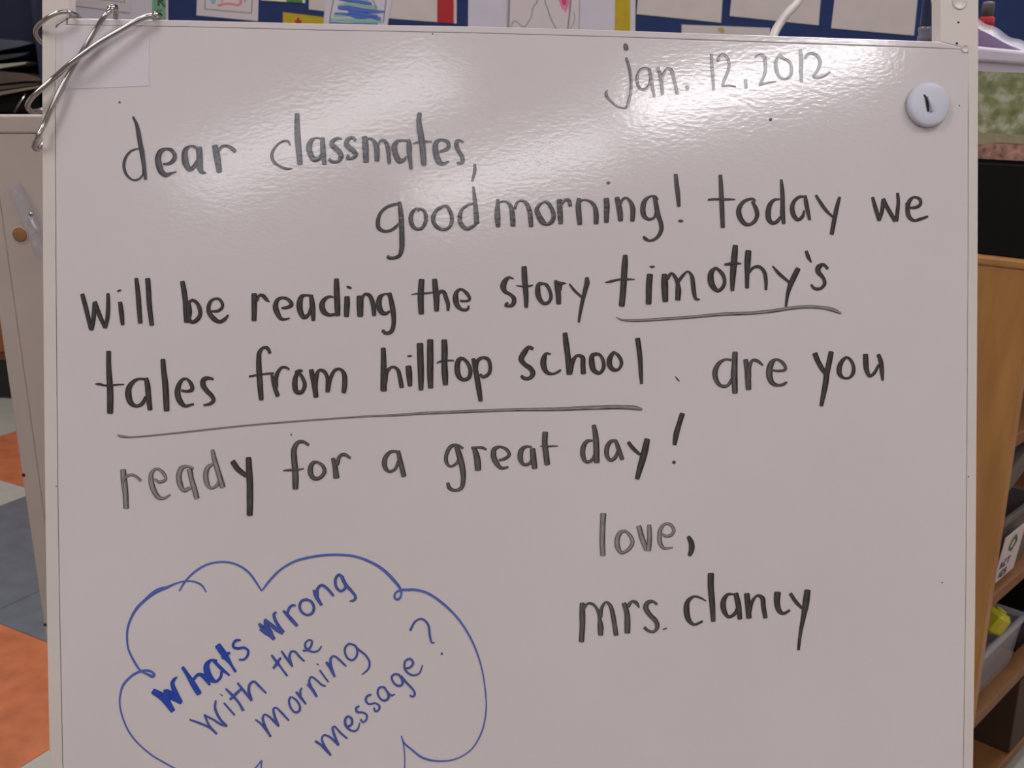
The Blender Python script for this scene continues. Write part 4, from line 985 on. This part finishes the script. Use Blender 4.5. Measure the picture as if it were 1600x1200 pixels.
# things on its shelves (front face plane is at a = 0)
def bin_(name, a0, a1, b0, b1, z0, z1, mk, label, cat, taper=.008, wall=.003):
    t = empty(name, S((a0 + a1) / 2, (b0 + b1) / 2, z0), label, cat)
    bm = bmesh.new()
    o_lo = [S(a0 + taper, b0 + taper, z0), S(a1 - taper, b0 + taper, z0), S(a1 - taper, b1 - taper, z0), S(a0 + taper, b1 - taper, z0)]
    o_hi = [S(a0, b0, z1), S(a1, b0, z1), S(a1, b1, z1), S(a0, b1, z1)]
    i_hi = [S(a0 + wall, b0 + wall, z1), S(a1 - wall, b0 + wall, z1), S(a1 - wall, b1 - wall, z1), S(a0 + wall, b1 - wall, z1)]
    i_lo = [S(a0 + taper + wall, b0 + taper + wall, z0 + wall), S(a1 - taper - wall, b0 + taper + wall, z0 + wall), S(a1 - taper - wall, b1 - taper - wall, z0 + wall), S(a0 + taper + wall, b1 - taper - wall, z0 + wall)]
    L = [[bm.verts.new(v) for v in q] for q in (o_lo, o_hi, i_hi, i_lo)]
    bm.faces.new(L[0][::-1]); bm.faces.new(L[3])
    for A, C in ((L[0], L[1]), (L[1], L[2]), (L[2], L[3])):
        for k_ in range(4):
            j_ = (k_ + 1) % 4
            bm.faces.new((A[k_], A[j_], C[j_], C[k_]))
    link('body', bm, M[mk], t)
    bm = bmesh.new()
    e = .004
    ring_prism(bm, [S(a0 - e, b0 - e, z1 - .008), S(a1 + e, b0 - e, z1 - .008), S(a1 + e, b1 + e, z1 - .008), S(a0 - e, b1 + e, z1 - .008)],
               [S(a0 + .001, b0 + .001, z1 - .008), S(a1 - .001, b0 + .001, z1 - .008), S(a1 - .001, b1 - .001, z1 - .008), S(a0 + .001, b1 - .001, z1 - .008)], Vector((0, 0, .009)))
    link('rim', bm, M['clear_edge' if mk == 'clear' else mk], t, bevel=.001)
    return t
tb = bin_('clear_tub', .015, .20, .0245, .22, .2055, .290, 'clear', 'clear plastic tub with a yellow block inside on the lower shelf', 'tub')
o = empty('yellow_block', S(.025, .14, .29), 'yellow plastic block poking out of the clear tub', 'block')
bm = bmesh.new()
rotm = Matrix.Rotation(R(30), 3, 'Y') @ Matrix.Rotation(R(25), 3, 'Z')
box(bm, S(.032, .135, .306), (.030, .036, .036), rotm)
bmesh.ops.bevel(bm, geom=bm.edges[:], offset=.006, segments=1, affect='EDGES')
M['lime'] = mat('lime_plastic', srgb(182, 176, 40), 0.4, var=0.08)
link('body', bm, M['lime'], o)
bm = bmesh.new(); lathe(bm, [(0, .004), (.008, .003), (.008, 0)], S(.032, .135, .306) + rotm @ Vector((0, 0, .018)), rotm @ Vector((0, 0, 1)), 14)
link('stud', bm, M['lime'], o)
gb = bin_('grey_bin', .012, .25, .025, .19, .4005, .500, 'grey', 'grey plastic bin with white recycling-style label on the middle shelf', 'bin')
bm = bmesh.new()
q = [S(.014, .038, .408), S(.014, .115, .408), S(.006, .115, .482), S(.006, .038, .482)]
prism(bm, [v - uB * .0035 for v in q], -uB * .001)
lab = link('label_card', bm, M['paper'], gb); lab['label'] = 'white label with green symbol and black lettering'
lp = q[0] - uB * .0060; ln = (q[1] - q[0]).cross(q[3] - q[0]).normalized()
if ln.dot(-uB) < 0: ln = -ln
def labplace(px, py, h):
    # px 0..1 along the label, py 0..1 downward
    return q[3] + (q[2] - q[3]) * px + (q[0] - q[3]) * py - uB * (.0050 + h)
def lstroke(nm, spec, m_):
    bm = bmesh.new(); uvl = bm.loops.layers.uv.new('stroke')
    for s in spec.split('|'):
        pts = [tuple(float(v) for v in qq.split(',')) for qq in s.split()]
        n0 = len(pts)
        for i in range(n0 - 1):
            a, c_ = pts[i], pts[i + 1]
            dx, dy = c_[0] - a[0], c_[1] - a[1]; l = math.hypot(dx, dy) or 1
            nx, ny = -dy / l * a[2] / 2, dx / l * a[2] / 2
            f = bm.faces.new([bm.verts.new(labplace(x, y, .0003)) for x, y in ((a[0] + nx, a[1] + ny), (a[0] - nx, a[1] - ny), (c_[0] - nx, c_[1] - ny), (c_[0] + nx, c_[1] + ny))])
    me = bpy.data.meshes.new(nm); bm.to_mesh(me); bm.free(); me.materials.append(m_)
    o_ = bpy.data.objects.new(nm, me); COL.objects.link(o_); o_.parent = lab
    o_.matrix_parent_inverse = parent_world(lab).inverted()
lstroke('green_symbol', "0.38,0.22,0.07 0.55,0.12,0.07 0.68,0.28,0.07|0.68,0.28,0.07 0.52,0.42,0.07 0.36,0.34,0.07 0.38,0.22,0.07", M['leafgreen'])
lstroke('lettering', "0.12,0.70,0.04 0.17,0.56,0.04 0.22,0.70,0.04|0.38,0.57,0.04 0.29,0.57,0.04 0.29,0.69,0.04 0.38,0.69,0.04|0.43,0.57,0.04 0.57,0.57,0.04|0.5,0.57,0.04 0.5,0.70,0.04|0.2,0.80,0.04 0.2,0.92,0.04|0.38,0.80,0.04 0.29,0.80,0.04 0.29,0.92,0.04 0.38,0.92,0.04|0.29,0.86,0.04 0.36,0.86,0.04|0.53,0.80,0.04 0.44,0.80,0.04 0.44,0.86,0.04 0.53,0.86,0.04 0.53,0.92,0.04 0.44,0.92,0.04", M['k95'])
# grey strap-like lid lying askew and a black case, white and red booklet behind
bm = bmesh.new(); prism(bm, [S(.02, .03, .515), S(.02, .21, .570), S(.02, .21, .600), S(.02, .03, .548)], uB * .10)
tag(link('grey_lid', bm, M['grey'], None, bevel=.003), 'grey plastic lid lying askew on the labelled grey bin', 'tray')
bm = bmesh.new(); box(bm, S(.19, .12, .4005 + .113), (.10, .15, .02), Matrix.Rotation(R(45), 3, 'Z'))
tag(link('black_case', bm, M['black'], None, bevel=.003), 'flat black case lying on the grey bin under the grey lid', 'case')
t = empty('booklet', S(.2, .09, .53), 'white booklet with red side stripe standing behind the grey lid', 'book')
bm = bmesh.new(); prism(bm, [S(.16, .05, .53), S(.16, .19, .53), S(.16, .19, .612), S(.16, .05, .612)], uB * .012); link('cover', bm, M['paper_cool'], t, bevel=.001)
bm = bmesh.new(); prism(bm, [S(.1585, .052, .535), S(.1585, .065, .535), S(.1585, .065, .608), S(.1585, .052, .608)], uB * .001); link('red_stripe', bm, M['red'], t)
bt = bin_('black_basket', .02, .30, .24, .50, .2055, .33, 'black', 'black basket next to the clear tub on the lower shelf', 'basket')
b3 = bin_('grey_bin', .02, .30, .43, .66, .0455, .15, 'grey', 'grey bin on the bottom shelf of the maple unit', 'bin')

M['shade_brown'] = mat('shade_brown', srgb(66, 44, 30), 0.7, var=0.1)
bx = empty('shade_box', S(.17, .30, .0455), 'dark brown block added as shade on the bottom shelf of the maple unit', 'box')  # added dark block imitating the shade inside the bottom compartment
sbox('body', .004, .30, .215, .40, .0458, .175, 'shade_brown', bx, .002)
sbox('shade_box_top', .004, .30, .215, .40, .1752, .178, 'shade_brown', bx, .0005)
# black box on top, clear bag-like box with leafy picture standing on it
nS = Vector((-math.cos(R(45)), -math.sin(R(45)), 0))   # side face normal, towards viewer-left
pS = CX + nS * -.010
def T(px, py, inset=0.0): return hit(px, py, pS - nS * inset, nS)
def face_poly(pts, inset=0.0): return [T(x, y, inset) for x, y in pts]
tbx = empty('black_box', S(.2, .12, HT), 'black storage box on top of the maple shelf unit', 'box')
bz0 = HT + .0008
zt_ = T(1600, 258).z
a_far = DEP - .01
def S2(a, b_, z): return CX + uB * a + uF * b_ + Vector((0, 0, z))
bm = bmesh.new()
pts_lo = [S(-.0, .010, bz0), S(a_far, .010, bz0), S(a_far, .25, bz0), S(0, .25, bz0)]
i_lo = [S(.006, .016, bz0), S(a_far - .006, .016, bz0), S(a_far - .006, .244, bz0), S(.006, .244, bz0)]
ring_prism(bm, pts_lo, i_lo, Vector((0, 0, zt_ - bz0)))
link('wall', bm, M['black'], tbx, bevel=.0015)
sb = sbox('base', .007, a_far - .007, .017, .243, bz0 + .0002, bz0 + .004, 'black', tbx, .0005)
# picture box
nn = nS
pb = empty('picture_box', S(.12, .11, zt_), 'clear lidded plastic box with a green leafy picture standing above the black box', 'box')
front = [(1455, 244), (1690, 262), (1690, 96), (1455, 68)]
bm = bmesh.new(); prism(bm, face_poly([(1455, 243), (1690, 257), (1690, 104), (1455, 78)], .012), -nn * .12)
link('body', bm, M['lid'], pb, bevel=.002)
m, nt, b = new_mat('leafy_picture')
tc = nt.nodes.new('ShaderNodeTexCoord'); vor = nt.nodes.new('ShaderNodeTexNoise'); vor.inputs['Scale'].default_value = 60; vor.inputs['Detail'].default_value = 5
nt.links.new(tc.outputs['Object'], vor.inputs['Vector'])
cr = nt.nodes.new('ShaderNodeValToRGB')
for e, (p_, c_) in zip([cr.color_ramp.elements[0], cr.color_ramp.elements[1]], ((0.30, srgb(92, 108, 66)), (0.72, srgb(190, 190, 176)))):
    e.position = p_; e.color = c_
e = cr.color_ramp.elements.new(0.5); e.color = srgb(132, 138, 98)
nt.links.new(vor.outputs['Fac'], cr.inputs['Fac']); nt.links.new(cr.outputs['Color'], b.inputs['Base Color'])
b.inputs['Roughness'].default_value = 0.35
M['leafy'] = m
M['earth'] = mat('earthy_picture', srgb(128, 92, 80), 0.35, var=0.35, nscale=110, c2=srgb(168, 128, 112))
M['sandy'] = mat('sandy_picture', srgb(150, 140, 112), 0.35, var=0.12, nscale=90)
bm = bmesh.new(); prism(bm, face_poly([(1462, 203), (1685, 216), (1685, 118), (1462, 108)], .0115), nn * .0006); pic = link('leaf_picture', bm, M['leafy'], pb)
bm = bmesh.new(); prism(bm, face_poly([(1462, 226), (1530, 228), (1548, 224), (1685, 232), (1685, 216), (1462, 203)], .0115), nn * .0006); link('sand_picture', bm, M['sandy'], pb)
bm = bmesh.new(); prism(bm, face_poly([(1462, 246), (1535, 248), (1685, 256), (1685, 232), (1560, 222), (1546, 226), (1462, 226)], .0115), nn * .0006); link('rock_picture', bm, M['earth'], pb)
bm = bmesh.new(); prism(bm, face_poly([(1450, 90), (1695, 107), (1695, 90), (1450, 66)], .006), -nn * .13)
link('lid', bm, M['lid'], pb, bevel=.003)
# clear cellophane band arching over the lid, mauve film below it
bm = bmesh.new()
arch = catmull([(1470, 15, 0), (1520, 32, 0), (1545, 44, 0), (1570, 58, 0), (1600, 72, 0), (1640, 88, 0), (1670, 97, 0)], step=6, dim=2)
up_ = [T(x, y - 6 - 2 * math.sin(i), .05) for i, (x, y, _) in enumerate(arch)]
lo_ = [T(x, y + 9, .02) for x, y, _ in arch]
vu = [bm.verts.new(p) for p in up_]; vl = [bm.verts.new(p) for p in lo_]
vm = [bm.verts.new((a + c_) / 2 + nn * .010) for a, c_ in zip(up_, lo_)]
for i in range(len(vu) - 1):
    bm.faces.new((vu[i], vu[i + 1], vm[i + 1], vm[i])); bm.faces.new((vm[i], vm[i + 1], vl[i + 1], vl[i]))
band = link('clear_band', bm, M['cellophane'], pb, smooth=True)
bm = bmesh.new(); prism(bm, face_poly([(1455, 72), (1690, 90), (1660, 96), (1610, 82), (1570, 66), (1540, 50), (1455, 20)], .075), -nn * .003)
link('film', bm, M['purple'], pb)
# grey bottle with red collar behind
cb = T(1543, 22, .30)
t = empty('spray_bottle', Vector((cb.x, cb.y, HT)), 'grey capped bottle with red collar behind the picture box', 'bottle')
kk = (cb - CAM).dot(FWD) / F
ztop, zr1, zr2 = T(1543, 2, .30).z, T(1543, 26, .30).z, T(1547, 42, .30).z
bm = bmesh.new(); lathe(bm, [(0, ztop), (8 * kk, ztop - .001), (9 * kk, ztop - .004), (9 * kk, zr1)], Vector((cb.x, cb.y, 0)), Vector((0, 0, 1)), 20); link('cap', bm, M['grey'], t, smooth=True)
bm = bmesh.new(); lathe(bm, [(9 * kk, zr1), (11.5 * kk, zr1 - .002), (11.5 * kk, zr2), (9 * kk, zr2 - .004)], Vector((cb.x, cb.y, 0)), Vector((0, 0, 1)), 20); link('collar', bm, M['red'], t, smooth=True)
bm = bmesh.new(); lathe(bm, [(9 * kk, zr2 - .003), (20 * kk, zr2 - .03), (22 * kk, zr2 - .05), (22 * kk, HT + .008), (19 * kk, HT + .005)], Vector((cb.x, cb.y, 0)), Vector((0, 0, 1)), 20); link('bottle_body', bm, M['grey'], t, smooth=True)
